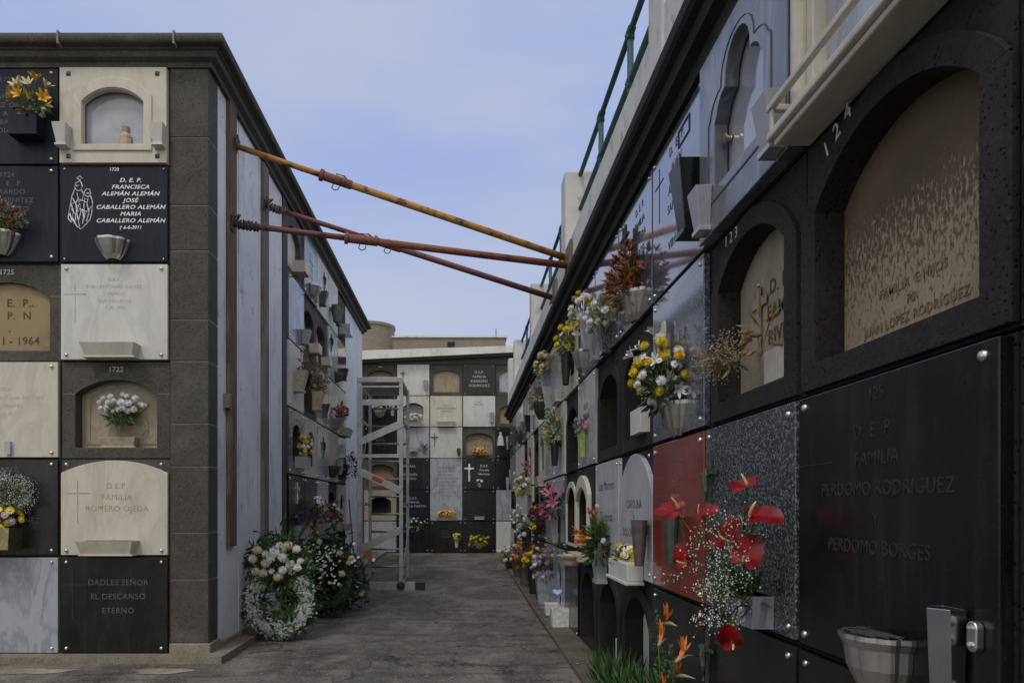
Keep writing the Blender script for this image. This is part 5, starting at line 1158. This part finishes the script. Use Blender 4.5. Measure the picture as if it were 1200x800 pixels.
for (y, zc_, lab) in [(6.57, 2.22, 'small wooden block behind the ends of the near props'), (7.6, 2.2, 'small wooden block behind the end of the far prop')]:
    q = MB(); q.box(.942, .964, y-.16, y+.12, ZC+zc_-.12, ZC+zc_+.16); tag(q.build('wood_block', 'grey_wood', bevel=.004), lab, 'wood block', 'wood blocks behind the props')

# ================================================================== rolling ladder
root = empty('rolling_ladder', (-1.175, 10.8, ground_z(10.8)), 0, 'aluminium rolling platform ladder with diagonal braces, standing in the alley', 'ladder')
x0, x1, yf, yb, H_ = -.29, .30, -.6, .6, 2.98
def bar(a, b_, w_, t_, name='brace', mat='aluminium', orient='y'):
    a, b_ = Vector(a), Vector(b_); d = (b_-a).normalized(); n_ = Vector((0, 1, 0)) if orient == 'y' else Vector((1, 0, 0)); u = d.cross(n_).normalized()*w_/2; n_ = n_*t_/2
    q = MB(); q.add([a-u-n_, a+u-n_, a+u+n_, a-u+n_, b_-u-n_, b_+u-n_, b_+u+n_, b_-u+n_], [(0, 1, 2, 3), (4, 7, 6, 5), (0, 4, 5, 1), (1, 5, 6, 2), (2, 6, 7, 3), (3, 7, 4, 0)])
    return q.build(name, mat, root, bevel=.002)
for x in (x0, x1):
    q = MB(); q.box(x-.028, x+.028, yf-.02, yf+.02, .04, H_); q.build('upright', 'aluminium', root, bevel=.003)
    q = MB(); q.box(x-.024, x+.024, yb-.02, yb+.02, .02, H_+.02); q.build('ladder_rail', 'aluminium', root, bevel=.003)
for k in range(11):
    q = MB(); q.tube([(x0, yb, .22+k*.275), (x1, yb, .22+k*.275)], .016, 8); q.build('rung', 'aluminium', root, smooth=True)
bar((x0-.03, yf-.024, H_-.04), (x1+.0, yf-.024, H_-.04), .07, .012); bar((x0, yf-.022, H_-.14), (x1, yf-.022, H_-.14), .02, .01)
bar((x0, yf-.022, H_-.36), (x1, yf-.022, H_-.36), .085, .012); bar((x0, yf-.022, 1.87), (x1, yf-.022, 1.87), .05, .012)
bar((x0, yf-.034, H_-.92), (x1, yf-.034, H_-.66), .10, .012); bar((x0, yf-.034, 1.66), (x1, yf-.034, 1.38), .10, .012)
q = MB(); 
o = bar((x0+.19, yf-.042, 1.57), (x0+.33, yf-.042, 1.505), .06, .002, 'warning_label', 'red_tape')
bar((x0, yf-.034, .55), (x1, yf-.034, .84), .10, .012)
bar((x0-.03, yf-.03, .05), (x1+.20, yf-.03, .05), .12, .03, 'base_bar'); bar((x1+.20, yf-.03, .05), (x1+.34, yf-.03, .05), .10, .034, 'end_cap', 'black_plastic')
for z_ in (.06, 1.2, 2.4, H_-.02):
    for x in (x0, x1): bar((x+.0, yf, z_), (x+.0, yb, z_+ (0 if z_ != 1.2 else .0)), .04, .02, 'side_rail', orient='x')
bar((x1+.03, yf, .3), (x1+.03, yb, .95), .04, .01, orient='x'); bar((x0-.04, yf, 1.3), (x0-.04, yb, 2.3), .03, .01, orient='x')
q = MB(); q.box(x0, x1, yf+.03, yb-.03, H_-.07, H_-.045); q.build('platform', 'aluminium', root)
for x in (x0-.035, x1+.0):
    q = MB(); q.lathe([(.01, -.06), (.055, -.055), (.06, -.035), (.06, -.015), (.055, 0), (.01, .0)], 18, (x, yf-.05, .06), 'y'); q.build('wheel', 'black_plastic', root)
q = MB(); q.box(x0+.02, x0+.12, yf+.3, yf+.33, .42, .62); q.build('orange_tag', 'orange_plastic', root)
q = MB(); q.tube([(-1.62, 10.9, .12), (-1.78, 11.3, 1.3)], .012, 6); tag(q.build('broom_handle', 'grey_wood'), 'thin wooden stick leaning on the white wall behind the ladder', 'stick')

# ================================================================== funeral wreaths
def wreath(loc, rz, R, rx, ell, label, seed, ringflowers, top, leafn, tilt, scatter=0, group='funeral wreaths'):
    root = empty('funeral_wreath', loc, rz, label, 'wreath', group); rd = random.Random(seed)
    T = Matrix.Rotation(tilt, 4, 'X') @ Matrix.Translation((0, 0, R*ell+rx))
    lf = MB(); core = MB()
    core.tube([(R*math.cos(a), 0, R*ell*math.sin(a)) for a in [2*PI*k/28 for k in range(29)]], rx*.62, 8, False)
    core.v = [tuple(T @ Vector(p)) for p in core.v]; core.build('core', 'leaf_dark', root)
    for _ in range(leafn):
        a = rd.uniform(0, 2*PI); b_ = rd.uniform(0, 2*PI); e = Vector((math.cos(a), 0, math.sin(a)*ell)); c_ = e*R
        p = c_+(e.normalized()*math.cos(b_)+Vector((0, 1, 0))*math.sin(b_))*rx*.62
        d = (p-c_).normalized()+Vector((rd.uniform(-.9, .9), rd.uniform(-.6, .3), rd.uniform(-.9, .9)))
        leafy(lf, rd, T @ p, T @ (p+d.normalized()*rd.uniform(.04, .11)), rd.uniform(.015, .03))
    if top:
        tx, tz, tw, th, nleaf = top
        for _ in range(nleaf):
            p = Vector((tx+rd.gauss(0, tw*.5), rd.uniform(-.04, .04), tz+rd.gauss(0, th*.5))); d = Vector((rd.uniform(-1, 1), rd.uniform(-1, .2), rd.uniform(-.5, 1)))
            leafy(lf, rd, T @ p, T @ (p+d.normalized()*rd.uniform(.06, .14)), rd.uniform(.016, .034))
    for _ in range(leafn//14):                              # leaves across the middle of the ring
        p = Vector((rd.gauss(0, R*.45), rd.uniform(.03, .08), rd.gauss(0, R*.45))); leafy(lf, rd, T @ p, T @ (p+Vector((rd.uniform(-1, 1), rd.uniform(-.5, 0), rd.uniform(-1, 1))).normalized()*.11), .03)
    lf.build('leaves', ['leaf_green'] if seed % 2 else ['leaf_dark'], root)
    for (kind, col_, n, s_, mode) in ringflowers:
        me = bloom_mesh(kind, col_)
        if mode == 'ring':
            bm_ = MB(); bv, bf, _m = BRAW[kind+col_]
            for k in range(n):
                a = rd.uniform(R_(128), R_(128)+R_(284)); b_ = rd.gauss(-PI/2, .55); e = Vector((math.cos(a), 0, math.sin(a)*ell))
                p = e*R+(e.normalized()*math.cos(b_)+Vector((0, 1, 0))*math.sin(b_))*rx*rd.uniform(.75, 1.0)
                m4 = T @ Matrix.Translation(p) @ align(p-e*R+Vector((0, -.03, 0)), rd.uniform(0, 6)) @ Matrix.Scale(s_*rd.uniform(.8, 1.2), 4); bm_.merge(bv, bf, m4)
            bm_.build('ring_blooms', 'petal_'+col_, root)
        else:
            cx, cz, w_, h_ = mode; placed = []
            for k in range(n):
                for _ in range(20):
                    p = Vector((cx+rd.uniform(-w_, w_), -.09+rd.uniform(-.03, .03), cz+rd.uniform(-h_, h_)))
                    if ((p.x-cx)/w_)**2+((p.z-cz)/h_)**2 < 1 and all((p-u).length > .055*s_ for u in placed): break
                placed.append(p)
                o = bpy.data.objects.new('bloom', me); COL.objects.link(o); o.parent = root
                o.matrix_local = T @ Matrix.Translation(p) @ align((rd.uniform(-.4, .4), -1, rd.uniform(-.1, .6)), rd.uniform(0, 6)) @ Matrix.Scale(s_*rd.uniform(.85, 1.15), 4)
    if scatter:
        bm_ = MB(); bv, bf, _m = BRAW['daisywhite'] if 'daisywhite' in BRAW else (bloom_mesh('daisy', 'white'), 0, 0) and BRAW['daisywhite']
        for _ in range(scatter):
            p = Vector((rd.gauss(0, R*.62), -.10+rd.uniform(-.04, .03), rd.uniform(-R*.4, R*ell*1.15)))
            bm_.merge(bv, bf, T @ Matrix.Translation(p) @ align((rd.uniform(-.6, .6), -1, rd.uniform(-.2, .8))) @ Matrix.Scale(rd.uniform(.35, .8), 4))
        bm_.build('small_blooms', 'petal_white', root)
    q = MB(); q.tube([T @ Vector((0, .06, R*ell*.9)), T @ Vector((0, .22, -R*ell-rx+.01))], .008, 6); q.build('easel_leg', 'stem_dry', root)
    return root
zg = ground_z(7)
wreath((-1.63, 6.42, .0), R_(4), .245, .088, 1.0, 'large round funeral wreath of white blossom and cream chrysanthemums on the ground', 71,
       [('tuft', 'white', 850, .62, 'ring'), ('mum', 'white', 15, 1.2, (-.02, .36, .23, .15)), ('mum', 'cream', 8, 1.2, (-.02, .36, .24, .15)), ('mum', 'green_white', 4, 1.0, (0, .40, .22, .1))], (-.03, .37, .28, .22, 800), 700, R_(-10))
wreath((-1.52, 7.75, .0), R_(-6), .28, .12, 1.1, 'dark green wreath with small white flowers behind the large round wreath', 72,
       [('tuft', 'white', 60, .7, (.05, .1, .3, .4)) if 0 else ('mum', 'cream', 8, 1.0, (.0, .2, .34, .3))], (-.04, .10, .28, .34, 800), 800, R_(-12), scatter=110)
wreath((-1.40, 8.3, .0), R_(-10), .20, .11, 1.1, 'smaller leafy green wreath with cream blooms, farthest of the wreaths', 74,
       [('mum', 'cream', 12, .9, (.05, -.12, .22, .16))], (.0, -.04, .22, .22, 300), 400, R_(-14), scatter=50)

# ================================================================== building beyond
root = empty('tiled_building', (-.8, 25, 0), 0, 'tan tiled building with a curved tower beyond the far niche wall', 'building')
q = MB(); q.box(-8, 2.25, 0, 6, 0, ZC+5.86); q.build('wall', 'tan_tiles', root)
q = MB(); q.box(-8.05, 2.30, -.05, 6.05, ZC+5.862, ZC+5.92); q.build('parapet_cap', 'beam_white', root)
q = MB(); q.lathe([(.9, 0), (.9, ZC+6.2), (.93, ZC+6.2), (.93, ZC+6.3), (.01, ZC+6.3)], 40, (-2.5, .3, 0)); q.box(-6, -2.5, -.6, 2, 0, ZC+6.29); q.build('tower', 'tan_tiles', root)
q = MB(); q.box(.25, .5, -.03, 0, ZC+5.55, ZC+5.72); q.build('vent', 'interior_dark', root)
q = MB(); q.tube([(1.95, .5, ZC+5.7), (1.95, .5, ZC+6.3)], .015, 5); q.build('antenna', 'dark_iron', root)
